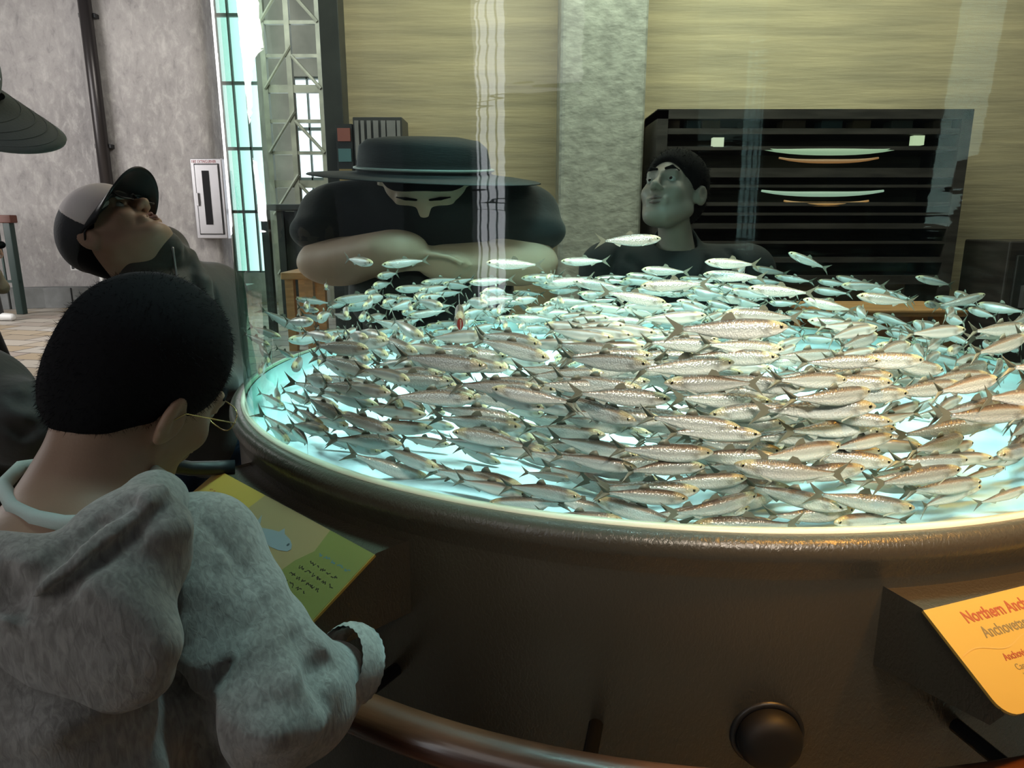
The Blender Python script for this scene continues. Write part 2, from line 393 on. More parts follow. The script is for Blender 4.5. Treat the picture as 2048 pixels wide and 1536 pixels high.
# fire extinguisher cabinet
Yc = 9.3; a, c = at(378, 317, Yc), at(455, 477, Yc); x0, x1 = at(381, 330, Yc).x, at(444, 330, Yc).x; z1, z0 = a.z, c.z
t = empty('extinguisher_cabinet', ((x0 + x1) / 2, Yc, z0), 'polished steel fire extinguisher cabinet with a slim dark window, on the concrete wall', 'cabinet')
W_, H_ = x1 - x0, z1 - z0
b = MB(); b.box(((x0 + x1) / 2, Yc + 0.07, (z0 + z1) / 2), (W_, 0.16, H_)); bevel(b.build('cabinet_body', M_steel, t), 0.008)
dz1 = z1 - 0.075; dz0 = z0 + 0.06
b = MB(); b.box(((x0 + x1) / 2 + 0.005, Yc - 0.015, (dz0 + dz1) / 2), (W_ * 0.74, 0.03, dz1 - dz0)); dr = bevel(b.build('door', M_steel, t), 0.005)
b = MB()
for s in (-1, 1): b.box(((x0 + x1) / 2 + 0.005 + s * W_ * 0.38, Yc - 0.013, (dz0 + dz1) / 2), (0.012, 0.012, dz1 - dz0 + 0.02))
for z in (dz0 - 0.008, dz1 + 0.008): b.box(((x0 + x1) / 2 + 0.005, Yc - 0.013, z), (W_ * 0.77, 0.012, 0.01))
b.build('door_gap', M_black, t)
b = MB(); b.box(((x0 + x1) / 2 - 0.01, Yc - 0.034, (dz0 + dz1) / 2 + 0.02), (0.085, 0.01, (dz1 - dz0) * 0.78)); b.build('window_pane', mat('dark_glass', (0.02, 0.02, 0.022), 0.12), dr)
b = MB(); b.box(((x0 + x1) / 2 - W_ * 0.33, Yc - 0.045, (dz0 + dz1) / 2), (0.03, 0.03, 0.16)); bevel(b.build('handle', M_steel, dr), 0.004)
def text(s, size, mat_, parent, M, name='lettering', ext=0.0004, sx=1.0, off=0.0):
    c = bpy.data.curves.new(name, 'FONT'); c.body = s; c.size = size; c.extrude = ext; c.offset = off
    o = bpy.data.objects.new(name, c); COL.objects.link(o); bpy.context.view_layer.update()
    me = bpy.data.meshes.new_from_object(o.evaluated_get(bpy.context.evaluated_depsgraph_get()))
    bpy.data.objects.remove(o); bpy.data.curves.remove(c)
    me.transform(M @ Matrix.Diagonal((sx, 1, 1, 1))); me.materials.clear()
    return link(name, me, mat_, parent, False)
def plane_M(o, ux, uy):
    ux, uy = Vector(ux).normalized(), Vector(uy).normalized(); n = ux.cross(uy)
    M = Matrix((ux, uy, n)).transposed().to_4x4(); M.translation = Vector(o); return M
M_red = mat('red_brown_print', (0.30, 0.05, 0.05), 0.6)
text('FIRE EXTINGUISHER', 0.052, M_red, t, plane_M((x0 + 0.02, Yc - 0.012, z1 - 0.055), (1, 0, 0), (0, 0, 1)), sx=0.66)
# outlet with cords
Yo = 9.36; a = at(153, 533, Yo)
t = empty('wall_outlet', a, 'small white double wall outlet low on the concrete wall', 'outlet')
b = MB(); b.box(a, (0.135, 0.05, 0.10)); bevel(b.build('plate', M_white, t), 0.006)
for s in (-1, 1):
    b = MB(); b.box(a + Vector((s * 0.03, -0.03, 0)), (0.032, 0.012, 0.06)); bevel(b.build('socket', M_black, t), 0.004)
b = MB(); b.tube([a + Vector((0.05, -0.05, 0)), at(178, 530, 9.2), at(196, 540, 8.9), at(186, 515, 8.8), at(192, 504, 8.8), at(207, 502, 8.8)], 0.018, 8)
tag(b.build('cord', M_black, None, True), 'black cord looping up from the wall outlet', 'cord')
b = MB(); b.tube([at(165, 540, 9.0), at(200, 537, 8.9), at(232, 500, 8.8)], 0.028, 8); b.tube([at(200, 537, 8.9), at(200, 537, 8.9) * 1 + Vector((0, 0, -0.42))], 0.024, 8)
tag(b.build('folding_stand', M_white, None, True), 'white tubular stand leaning by the wall outlet', 'stand')
# railing at far left
t = empty('railing', at(20, 575, 8.5) - Vector((0, 0, 0.2)), 'dark green metal railing at the left end of the concrete wall', 'railing')
zt = at(20, 438, 8.5).z; zb = 0.27; xr = at(28, 520, 8.5).x
b = MB(); b.box((xr - 0.8, 8.5, zt), (1.75, 0.12, 0.09)); bevel(b.build('top_rail', mat('red_brown_rail_wood', (0.14, 0.05, 0.035), 0.5), t), 0.01)
b = MB(); b.box((xr - 0.8, 8.5, zb + 0.12), (1.7, 0.04, 0.03)); b.build('bottom_rail', M_rail, t)
b = MB(); b.box((xr, 8.5, zt / 2), (0.085, 0.085, zt)); bevel(b.build('post', M_rail, t), 0.008)
for k in range(6):
    b = MB(); b.box((xr - 0.13 * (k + 1), 8.5, (zt + zb + 0.1) / 2), (0.02, 0.02, zt - zb - 0.1)); b.build('baluster', M_rail, t)

# steel truss tower and furniture seen through the left of the tank
M_truss = mat('grey_beige_steel', (0.28, 0.27, 0.21), 0.5, noise=0.4, nscale=6)
xa, xb = at(538, 250, 8.2).x, at(648, 250, 8.2).x
t = empty('truss_tower', ((xa + xb) / 2, 8.2, 0), 'tall grey steel truss tower with cross rungs behind the left edge of the aquarium', 'tower')
for x in (xa, (xa * 0.55 + xb * 0.45), xb):
    b = MB(); b.box((x, 8.2, 2.5), (0.055, 0.07, 5.0)); b.build('post', M_truss, t)
zs = [0.5 + 0.33 * k for k in range(14)]
for k, z in enumerate(zs):
    b = MB(); b.box(((xa + xb) / 2, 8.2, z), (xb - xa, 0.05, 0.035 if k % 3 else 0.08)); b.build('rung', M_truss, t)
for k in range(0, 13, 2):
    p, q = Vector((xa, 8.16, zs[k])), Vector(((xa + xb) / 2, 8.16, zs[k + 1] + 0.1)) 
    b = MB(); b.tube([p, q], 0.018, 6); b.build('brace', M_truss, t)
    p, q = Vector((xb, 8.16, zs[k])), Vector(((xa + xb) / 2, 8.16, zs[k + 1])) 
    b = MB(); b.tube([p, q], 0.018, 6); b.build('brace', M_truss, t)
M_dark = mat('dark_laminate', (0.03, 0.032, 0.03), 0.4, noise=0.4, nscale=5)
M_orange_wood = mat('orange_wood', (0.62, 0.33, 0.13), 0.5, noise=0.3, nscale=6, stretch=(1, 6, 6))
def table(name, px0, px1, pyt, Y, m, label, cat, d=0.6, top=0.06):
    x0, x1 = at(px0, pyt, Y).x, at(px1, pyt, Y).x; z = at(px0, pyt, Y).z
    t = empty(name, ((x0 + x1) / 2, Y, 0), label, cat)
    b = MB(); b.box(((x0 + x1) / 2, Y + d / 2, z - top / 2), (x1 - x0, d, top)); bevel(b.build('top', m, t), 0.01)
    for sx in (0, 1):
        for sy in (0, 1):
            b = MB(); b.box((x0 + 0.06 if not sx else x1 - 0.06, Y + 0.06 + sy * (d - 0.12), (z - top) / 2), (0.07, 0.07, z - top)); b.build('leg', m, t)
    b = MB(); b.box(((x0 + x1) / 2, Y + d - 0.05, z * 0.6), (x1 - x0 - 0.1, 0.03, z * 0.7)); b.build('back_panel', m, t)
    return t
table('counter', 512, 606, 408, 7.0, M_dark, 'tall dark counter table behind the left part of the aquarium', 'counter')
table('bench', 560, 628, 545, 6.0, M_orange_wood, 'low orange wooden bench seen through the left part of the aquarium', 'bench', 0.5)
# dark cabinet with reflections modelled as grey strips, left of the hat wearer
t = empty('tall_cabinet', (at(757, 300, 4.2).x, 4.2, 0), 'tall dark cabinet with narrow grey reflection streaks, against the tan wall', 'cabinet')
x0, x1 = at(708, 300, 4.2).x, at(806, 300, 4.2).x; z1 = at(757, 234, 4.2).z
b = MB(); b.box(((x0 + x1) / 2, 4.32, z1 / 2), (x1 - x0, 0.24, z1)); bevel(b.build('cabinet_body', mat('charcoal_panel', (0.055, 0.055, 0.055), 0.5), t))
M_strip = mat('grey_reflection_streak', (0.30, 0.29, 0.30), 0.8, noise=0.2)
for k, (u, w, l) in enumerate([(0.08, .07, .20), (.2, .06, .16), (.33, .07, .26), (.47, .09, .52), (.62, .08, .22), (.78, .16, .75), (.93, .06, .3)]):
    b = MB(); xc = x0 + (x1 - x0) * u; b.prism([(-w / 2 * .3, 0), (w / 2 * .3, 0), (w / 2 * .3, -l), (0, -l - .06), (-w / 2 * .3, -l)], 0.01, (xc, 4.195, z1 - 0.02), (1, 0, 0), (0, 0, 1)); b.build('strip', M_strip, t)
x0, x1 = at(672, 300, 4.2).x, at(707, 300, 4.2).x; z1 = at(690, 247, 4.2).z
t = empty('side_cabinet', ((x0 + x1) / 2, 4.2, 0), 'narrow dark side cabinet with small coloured drawer fronts beside the tall cabinet', 'cabinet')
b = MB(); b.box(((x0 + x1) / 2, 4.32, z1 / 2), (x1 - x0 - 0.005, 0.22, z1)); bevel(b.build('cabinet_body', M_dark, t))
for k, c in enumerate([(.35, .12, .10), (.10, .22, .25), (.30, .22, .10)]):
    b = MB(); b.box(((x0 + x1) / 2, 4.2, z1 - 0.06 - 0.11 * k), (0.07, 0.02, 0.07)); b.build('drawer', mat('drawer_front', c, 0.5), t)
# lit display case behind the tank, right
Yd = 4.1; x0, x1 = at(1312, 300, Yd).x, at(1938, 300, Yd).x; z1, z0 = at(1620, 220, Yd).z, at(1620, 640, Yd).z
t = empty('display_case', ((x0 + x1) / 2, Yd, 0), 'large dark display case with shelves and glowing strip lights behind the aquarium, right', 'display case')
M_case = mat('dark_brown_laminate', (0.055, 0.048, 0.044), 0.45, noise=0.5, nscale=4, stretch=(1, 1, 8))
M_in = mat('dim_case_lining', (0.24, 0.19, 0.14), 0.6, noise=0.6, nscale=3, stretch=(0.6, 1, 6))
b = MB(); b.box(((x0 + x1) / 2, Yd + 0.38, (z1) / 2), (x1 - x0, 0.03, z1)); b.build('back_panel', M_in, t)
for x in (x0 + 0.03, x1 - 0.03):
    b = MB(); b.box((x, Yd + 0.19, z1 / 2), (0.06, 0.38, z1)); b.build('side_panel', M_case, t)
b = MB(); b.box(((x0 + x1) / 2, Yd + 0.19, z1 - 0.02), (x1 - x0, 0.38, 0.05)); b.build('top', M_case, t)
for py, h in ((262, 0.03), (296, 0.02), (345, 0.05), (372, 0.015), (408, 0.02), (428, 0.015), (452, 0.03), (485, 0.015), (520, 0.03), (560, 0.05)):
    z = at(1620, py, Yd).z; b = MB(); b.box(((x0 + x1) / 2, Yd + 0.18, z), (x1 - x0 - 0.12, 0.34, h)); b.build('shelf', M_case, t)
def glow(name, c, s):
    m = mat(name, (0.1, 0.1, 0.08), 0.5, emit=c, estr=s); return m
for py, pa, pb, h, m in ((303, 1528, 1795, 0.020, glow('greenish_white_tube', (0.62, 0.78, 0.50), 0.55)), (322, 1560, 1760, 0.012, glow('amber_glow', (0.9, 0.35, 0.12), 0.35)),
                         (388, 1525, 1770, 0.015, glow('pale_tube', (0.62, 0.78, 0.58), 0.55)), (408, 1570, 1740, 0.012, glow('amber_glow_low', (1.0, 0.42, 0.12), 0.45))):
    a, c = at(pa, py, Yd), at(pb, py, Yd); b = MB(); n = 10
    pts = [Vector((a.x + (c.x - a.x) * k / n, Yd + 0.02, a.z + 0.018 * (abs(k / n - .5) * 2) ** 3)) for k in range(n + 1)]
    b.tube(pts, [h * (0.35 + 0.65 * math.sin(math.pi * (k + .4) / (n + .8))) for k in range(n + 1)], 8); b.build('strip_light', m, t, True)
M_boxc = [mat('case_exhibit', c, 0.6, noise=0.3) for c in ((.22, .14, .09), (.10, .16, .16), (.24, .15, .07), (.14, .15, .12))]
k = 0
for px, py, w in ((1340, 250, .10), (1385, 252, .08), (1420, 252, .10), (1500, 248, .1), (1585, 245, .13), (1660, 246, .12), (1720, 246, .10), (1800, 246, .12), (1880, 246, .10)):
    p = at(px, py, Yd + 0.1); b = MB(); b.box((p.x, Yd + 0.12, at(px, 262, Yd).z + 0.055 + 0.015), (w, 0.1, 0.11))
    tag(bevel(b.build('exhibit_box', M_boxc[k % 4]), 0.006), 'small dim box on the top shelf of the lit display case', 'box', 'exhibit boxes on the top shelf'); k += 1
for px, py, c in ((1438, 284, (.9, .85, .6)), (1840, 280, (.75, .8, .5))):
    p = at(px, py, Yd); b = MB(); b.box((p.x, Yd + 0.03, p.z), (0.06, 0.04, 0.05)); b.build('indicator_lamp', glow('small_lamp', c, 0.8), t)
# dark box at far right
p = at(2040, 482, 3.9)
t = empty('equipment_cabinet', (p.x + 0.25, 4.0, 0), 'dark equipment cabinet at the right edge, against the tan wall', 'cabinet')
b = MB(); b.box((p.x + 0.2, 4.1, p.z / 2), (0.5, 0.4, p.z)); bevel(b.build('cabinet_body', M_case, t), 0.01)
b = MB(); b.box((p.x + 0.2, 3.89, p.z / 2 + 0.05), (0.42, 0.02, p.z - 0.25)); bevel(b.build('door', M_dark, t), 0.006)
b = MB(); b.box((p.x + 0.04, 3.87, p.z * 0.7), (0.02, 0.03, 0.12)); b.build('handle', M_steel, t)
b = MB(); x0, x1 = at(1690, 610, 3.2).x, at(1960, 610, 3.2).x; z = at(1800, 612, 3.2).z
t = table('low_table', 1640, 1940, 620, 3.0, M_orange_wood, 'low orange wooden table behind the fish at the right of the aquarium', 'table', 0.35, 0.03)

# ================================================================== THE AQUARIUM
def vinyl():
    m = mat('brown_pebbled_vinyl', (0.056, 0.049, 0.035), 0.30, noise=0.15, nscale=3, spec=0.6)
    N = m.node_tree.nodes; L = m.node_tree.links
    v = N.new('ShaderNodeTexNoise'); v.inputs['Scale'].default_value = 230; v.inputs['Detail'].default_value = 3; v.inputs['Distortion'].default_value = 0.8
    tc = N.new('ShaderNodeTexCoord'); mp = N.new('ShaderNodeMapping'); mp.inputs['Scale'].default_value = (1, 1, 0.55); L.new(tc.outputs['Object'], mp.inputs['Vector']); L.new(mp.outputs[0], v.inputs['Vector'])
    b = N.new('ShaderNodeBump'); b.inputs['Strength'].default_value = 0.55; b.inputs['Distance'].default_value = 0.0016
    L.new(v.outputs['Fac'], b.inputs['Height']); L.new(b.outputs[0], N['Principled BSDF'].inputs['Normal']); return m
M_vinyl = vinyl()
tank = empty('aquarium', (CX, CY, 0), 'huge round aquarium cylinder of clear acrylic on a brown vinyl drum', 'aquarium')
RO = 0.812
pr = [(RO - 0.03, 0.0), (RO - 0.012, 0.02), (RO - 0.012, ZR - 0.055), (RO - 0.010, ZR - 0.045)]
b = MB(); b.lathe(pr, (CX, CY), 160); b.build('drum', M_vinyl, tank, True)
pr = [(RO - 0.010, ZR - 0.045)] + [(RO - 0.013 + 0.013 * math.cos(math.radians(a)), ZR - 0.016 + 0.016 * math.sin(math.radians(a))) for a in range(-40, 91, 13)] + [(TR + 0.004, ZR - 0.0005), (TR + 0.001, ZR - 0.004), (TR + 0.001, ZR - 0.04)]
b = MB(); b.lathe(pr, (CX, CY), 160); b.build('padded_rim', M_vinyl, tank, True)
M_seal = mat('cream_silicone_seal', (0.70, 0.68, 0.52), 0.35)
b = MB(); b.lathe([(TR + 0.008, ZR - 0.001), (TR + 0.007, ZR + 0.003), (TR + 0.001, ZR + 0.004), (TR + 0.0005, ZR - 0.001)], (CX, CY), 160); b.build('seal', M_seal, tank, True)
M_tfloor = mat('pale_aqua_floor', (0.72, 0.93, 0.95), 0.6, noise=0.25, nscale=14, stretch=(1, 1, 1))
b = MB(); b.lathe([(0.001, ZR - 0.036), (0.4, ZR - 0.036), (TR - 0.002, ZR - 0.034), (TR - 0.001, ZR - 0.0015)], (CX, CY), 96); b.build('tank_floor', M_tfloor, tank, True)
def acrylic(name, edge, refl, fmul):
    m = bpy.data.materials.new(name); m.use_nodes = True; N = m.node_tree.nodes; L = m.node_tree.links; N.remove(N['Principled BSDF'])
    tr = N.new('ShaderNodeBsdfTransparent'); gl = N.new('ShaderNodeBsdfGlossy'); gl.inputs['Roughness'].default_value = 0.02; gl.inputs[0].default_value = (*refl, 1)
    lw = N.new('ShaderNodeLayerWeight'); lw.inputs['Blend'].default_value = 0.5
    r = N.new('ShaderNodeValToRGB'); r.color_ramp.elements[0].position = 0.50; r.color_ramp.elements[0].color = (0.97, 0.985, 0.98, 1)
    r.color_ramp.elements[1].position = 1.0; r.color_ramp.elements[1].color = (*edge, 1); L.new(lw.outputs['Facing'], r.inputs['Fac']); L.new(r.outputs[0], tr.inputs[0])
    l2 = N.new('ShaderNodeLayerWeight'); l2.inputs['Blend'].default_value = 0.5
    pw = N.new('ShaderNodeMath'); pw.operation = 'POWER'; pw.inputs[1].default_value = 5.0; L.new(l2.outputs['Facing'], pw.inputs[0])
    fr = N.new('ShaderNodeMath'); fr.operation = 'MULTIPLY_ADD'; fr.inputs[1].default_value = 0.9; fr.inputs[2].default_value = 0.045; L.new(pw.outputs[0], fr.inputs[0])
    tc = N.new('ShaderNodeTexCoord'); mp = N.new('ShaderNodeMapping'); mp.inputs['Scale'].default_value = (1.2, 1.2, 9); L.new(tc.outputs['Object'], mp.inputs['Vector'])
    nz = N.new('ShaderNodeTexNoise'); nz.inputs['Scale'].default_value = 5; L.new(mp.outputs[0], nz.inputs['Vector'])
    bp = N.new('ShaderNodeBump'); bp.inputs['Strength'].default_value = 0.05; bp.inputs['Distance'].default_value = 0.01; L.new(nz.outputs['Fac'], bp.inputs['Height']); L.new(bp.outputs[0], gl.inputs['Normal'])
    mu = N.new('ShaderNodeMath'); mu.operation = 'MULTIPLY'; mu.inputs[1].default_value = fmul; mu.use_clamp = True; L.new(fr.outputs[0], mu.inputs[0])
    ge = N.new('ShaderNodeNewGeometry'); bf = N.new('ShaderNodeMath'); bf.operation = 'MULTIPLY_ADD'; bf.inputs[1].default_value = -0.75 * fmul; bf.inputs[2].default_value = fmul; L.new(ge.outputs['Backfacing'], bf.inputs[0]); L.new(bf.outputs[0], mu.inputs[1])
    mx = N.new('ShaderNodeMixShader'); L.new(mu.outputs[0], mx.inputs[0]); L.new(tr.outputs[0], mx.inputs[1]); L.new(gl.outputs[0], mx.inputs[2])
    L.new(mx.outputs[0], N['Material Output'].inputs[0]); return m
ZT = 2.55
b = MB(); b.lathe([(TR, ZR - 0.035), (TR, ZT)], (CX, CY), 256); b.build('acrylic_wall', acrylic('clear_acrylic', (0.60, 0.83, 0.74), (1, 1, 1), 1.0), tank, True)
b = MB(); b.lathe([(TR - 0.012, ZR - 0.034), (TR - 0.012, ZT)], (CX, CY), 256); b.build('inner_acrylic_face', acrylic('inner_acrylic', (0.72, 0.92, 0.86), (0.9, 1, 0.95), 0.05), tank, True)
# water
mw = bpy.data.materials.new('clear_water'); mw.use_nodes = True; N = mw.node_tree.nodes; L = mw.node_tree.links; N.remove(N['Principled BSDF'])
tr = N.new('ShaderNodeBsdfTransparent'); va = N.new('ShaderNodeVolumeAbsorption'); va.inputs[0].default_value = (0.35, 0.80, 0.74, 1); va.inputs[1].default_value = 0.30
L.new(tr.outputs[0], N['Material Output'].inputs[0]); L.new(va.outputs[0], N['Material Output'].inputs[1])
b = MB(); b.lathe([(0.001, ZR - 0.032), (TR - 0.014, ZR - 0.031), (TR - 0.014, ZT - 0.1), (0.001, ZT - 0.1)], (CX, CY), 128); b.build('water', mw, tank, True)
M_hood = mat('dark_hood', (0.03, 0.03, 0.035), 0.5)
b = MB(); b.lathe([(TR - 0.04, ZT - 0.02), (TR + 0.04, ZT - 0.02), (TR + 0.04, ZT + 0.12), (0.5, ZT + 0.14), (0.45, ZT + 0.02)], (CX, CY), 96); b.build('top_ring', M_hood, tank, True)
# round black rubber bumper on the drum
t = empty('rubber_bumper', drum_pt(-91.3, RO - 0.012, 0.578), 'round black rubber bumper low on the front of the drum', 'bumper')
p = drum_pt(-91.3, RO - 0.014, 0.578); out = (p - Vector((CX, CY, p.z))).normalized()
b = MB(); rr = [(0.0001, .027), (.018, .027), (.028, .024), (.0325, .016), (.033, .006), (.030, 0), (.034, -.003)]
ux = Vector((0, 0, 1)).cross(out); uz = Vector((0, 0, 1)); vs = []; fs = []; n = 40
for k in range(n):
    a = 2 * math.pi * k / n
    for r_, h in rr: vs.append(p + ux * (r_ * math.cos(a)) + uz * (r_ * math.sin(a)) + out * h)
for k in range(n):
    l = (k + 1) % n
    for i in range(len(rr) - 1): fs.append((k * len(rr) + i, l * len(rr) + i, l * len(rr) + i + 1, k * len(rr) + i + 1))
b.add(vs, fs); b.build('cap', mat('black_rubber', (0.006, 0.006, 0.007), 0.6), t, True)
b = MB(); b.tube([p + ux * (.035 * math.cos(2 * math.pi * k / 32)) + uz * (.035 * math.sin(2 * math.pi * k / 32)) + out * 0.001 for k in range(32)], 0.004, 8, closed=True); b.build('washer', M_black, t, True)
# wooden handrail around the drum
M_wood = mat('polished_redbrown_wood', (0.13, 0.045, 0.022), 0.34, noise=0.55, nscale=9, stretch=(1, 1, 9), coat=0.5, bump=0.05, bscale=40)
t = empty('handrail', drum_pt(-110, 0.915, 0.6), 'curved polished reddish wooden handrail around the aquarium drum', 'handrail')
b = MB(); b.tube([drum_pt(a, 0.905, 0.595) for a in np.arange(-128, -24, 2)], 0.022, 20); b.build('rail', M_wood, t, True)
for a in (-122, -104, -76, -45):
    b = MB(); b.tube([drum_pt(a, RO - 0.02, 0.57), drum_pt(a, 0.89, 0.57), drum_pt(a, 0.905, 0.58)], 0.008, 10); b.build('bracket', M_black, t, True)
# black tubular rail on the left side of the drum
t = empty('grab_bar', drum_pt(-170, 0.9, 0.6), 'thick black tubular bar curving out from behind the boy to the drum', 'grab bar')
b = MB(); q = [at(470, 934, .98), at(430, 936, .97), at(380, 937, .95), at(350, 932, .93), at(330, 918, .92), at(322, 898, .92), at(322, 860, .93)]
b.tube(q, 0.0105, 14); b.build('bar', M_black, t, True)

# ------------------------------------------------------------------ graphic panels
M_face = mat('tan_yellow_print', (0.44, 0.27, 0.055), 0.38, noise=0.04)
def panel(deg, label, a0=0.032, la=0.088, half=13.8, z0=0.742, slope=30, long_=0.0):
    c = drum_pt(deg, 0, z0); o_ = Vector((math.cos(math.radians(deg)), math.sin(math.radians(deg)), 0)); ux = Vector((0, 0, 1)).cross(o_)
    hw = RO * math.sin(math.radians(half)); rc = RO * math.cos(math.radians(half))
    t = empty('graphic_panel', c + o_ * RO, label, 'sign')
    d0 = RO + 0.008; base = Vector((CX, CY, z0))
    dn = (o_ * math.cos(math.radians(slope)) - Vector((0, 0, 1)) * math.sin(math.radians(slope))).normalized()
    L_ = (la + long_) / math.cos(math.radians(slope))
    A = base + o_ * (rc + a0 + 0.002)
    # wedge: flat top strip to the drum, sloped underside
    prof_ = [(rc - 0.03, 0), (rc + a0, 0), (rc + a0 + la + long_ - 0.004, -(la + long_) * math.tan(math.radians(slope)) + 0.002), (rc + a0 + la + long_ - 0.012, -(la + long_) * math.tan(math.radians(slope)) - 0.012), (rc - 0.03, -0.085)]
    vs = []; n = len(prof_)
    for s in (-1, 1):
        for r_, z in prof_: vs.append(base + o_ * r_ + ux * (s * (hw - 0.002)) + Vector((0, 0, z)))
    b = MB(); b.add(vs, [tuple(range(n)), tuple(range(n, 2 * n))[::-1]] + [(i, (i + 1) % n, n + (i + 1) % n, n + i) for i in range(n)]); bevel(b.build('wedge_mount', M_vinyl, t), 0.003, 3)
    # printed face: u runs along the top edge (reader's left to right), v down the slope
    rad = 0.016; poly_ = [(-hw, 0), (-hw, -(L_ - rad))] + [(-hw + rad - rad * math.cos(math.radians(a)), -(L_ - rad) - rad * math.sin(math.radians(a))) for a in range(15, 91, 15)]
    poly_ += [(-x, y) for x, y in poly_[::-1]]
    uy = -dn
    b = MB(); b.prism(poly_, 0.003, A + ux.cross(uy) * 0.0005, ux, uy); face = b.build('printed_face', M_face, t)
    return t, A + ux.cross(uy) * 0.0037, ux, uy, hw, L_
def scribble(t, o, ux, uy, u, v, length, amp, m, seed, w=0.0006, name='small_print'):
    r = random.Random(seed); b = MB(); x = 0
    while x < length:
        wl = r.uniform(0.006, 0.016); n = int(wl / 0.0011); pts = []
        for k in range(n): pts.append(Vector(o) + ux * (u + x + k * 0.0011) + uy * (v + amp * r.uniform(-1, 1)))
        for p, q in zip(pts, pts[1:]):
            d = (q - p); s = d.cross(ux.cross(uy)).normalized() * w
            b.add([p - s, q - s, q + s, p + s], [(0, 1, 2, 3)])
        x += wl + 0.0025
    return b.build(name, m, t)
t, o, ux, uy, hw, L_ = panel(-70, 'sloping orange-lit graphic panel with anchovy text at lower right of the drum')
M_ink1 = mat('brown_red_ink', (0.28, 0.055, 0.02), 0.5); M_ink2 = mat('grey_brown_ink', (0.16, 0.11, 0.05), 0.5); M_ink3 = mat('soft_brown_ink', (0.45, 0.28, 0.08), 0.5)
def line(s, u, v, size, m, sx=0.8, off=0.0): text(s, size, m, t, plane_M(o + ux * (-hw + u) + uy * v, ux, uy), sx=sx, ext=0.0001, off=off)
line('Northern Anchovies', 0.036, -0.021, 0.0165, M_ink1, 0.8, 0.0004); line('Anchovetas del Norte', 0.043, -0.0375, 0.0155, M_ink2, 0.78, 0.0002)
line('Anchovies yawn at', 0.044, -0.060, 0.0092, M_ink1, 0.85, 0.0002)
for k, s in enumerate(('Can you spot a fi', 'Look even clo', 'Those wid')): line(s, 0.048 + 0.002 * k, -0.070 - 0.0085 * k, 0.0082, M_ink2, 0.85)
b = MB(); pts = [o + ux * (-hw + 0.004 + 0.006 * k) + uy * (-0.047 + 0.0035 * math.sin(k * 0.55) + 0.0001 * k) + ux.cross(uy) * 0.0002 for k in range(50)]
sd = uy * 0.0005
for p, q in zip(pts, pts[1:]): b.add([p - sd, q - sd, q + sd, p + sd], [(0, 1, 2, 3)])
b.build('wavy_rule', M_ink3, t)
t, o, ux, uy, hw, L_ = panel(-134, 'dim sloping graphic panel with printed fish beside the boy', long_=0.035)
n_ = ux.cross(uy)
M_tanp = mat('brown_tan_print', (0.30, 0.195, 0.095), 0.4, noise=0.06); M_oliv = mat('olive_print', (0.17, 0.16, 0.045), 0.4)
b = MB(); pl = [(-0.052, 0), (0.105, 0), (0.112, -0.03), (0.098, -0.05), (0.090, -0.075), (0.095, -0.105), (0.088, -L_ + 0.002), (-0.11, -L_ + 0.002), (-0.10, -0.06), (-0.06, -0.04)]
b.prism(pl, 0.0003, o, ux, uy); b.build('centre_band', M_tanp, t)
b = MB(); b.prism([(0.105, 0), (hw - .001, 0), (hw - .001, -L_ + .018), (hw - .018, -L_ + 0.001), (0.088, -L_ + 0.002), (0.095, -0.105), (0.090, -0.075), (0.098, -0.05), (0.112, -0.03)], 0.0003, o, ux, uy); b.build('side_band', M_oliv, t)
def flat_fish(u, v, L2, m, eye):
    top = [(-.5, .0), (-.38, .05), (-.15, .10), (-.02, .12), (.02, .20), (.12, .135), (.3, .11), (.43, .06), (.5, 0)]
    bot = [(.47, -.05), (.3, -.10), (.1, -.12), (-.12, -.10), (-.18, -.19), (-.24, -.08), (-.38, -.04)]
    P_ = [(u + a * L2, v + b_ * L2) for a, b_ in top + bot]
    b = MB(); b.prism(P_, 0.0003, o + n_ * 0.0005, ux, uy)
    b.prism([(u + a * L2, v + b_ * L2) for a, b_ in [(-.42, .0), (-.66, .20), (-.60, .0), (-.64, -.18)]], 0.0003, o + n_ * 0.0005, ux, uy)
    b.add([o + n_ * 0.0012 + ux * (u + .38 * L2 + .025 * L2 * math.cos(k)) + uy * (v + .03 * L2 + .025 * L2 * math.sin(k)) for k in [i * math.pi / 6 for i in range(12)]], [tuple(range(12))], 1)
    b.build('printed_fish', [m, eye], t)
M_pf = mat('grey_blue_fish_print', (0.22, 0.23, 0.25), 0.4); M_pd = mat('dark_fish_print', (0.025, 0.03, 0.04), 0.4)
flat_fish(0.035, -0.042, 0.085, M_pf, M_pd); flat_fish(0.005, -0.098, 0.10, M_pd, M_pf)
oo = o + n_ * 0.0006; M_bi = mat('blue_ink', (0.08, 0.15, 0.20), 0.5); M_bk = mat('black_ink', (0.03, 0.022, 0.01), 0.5)
for (u, v, l, m) in ((-.165, -.030, .07, M_ink1), (-.17, -.045, .055, M_ink2), (-.175, -.056, .055, M_ink2), (-.02, -.070, .085, M_ink1), (-.03, -.078, .09, M_ink2),
                     (.122, -.030, .055, M_bi), (.120, -.043, .058, M_bk), (.112, -.053, .070, M_bk), (.108, -.064, .062, M_bk), (.108, -.074, .045, M_bk)):
    scribble(t, oo, ux, uy, u, v, l, 0.0022, m, int(abs(u * 1000) + abs(v * 7000)))

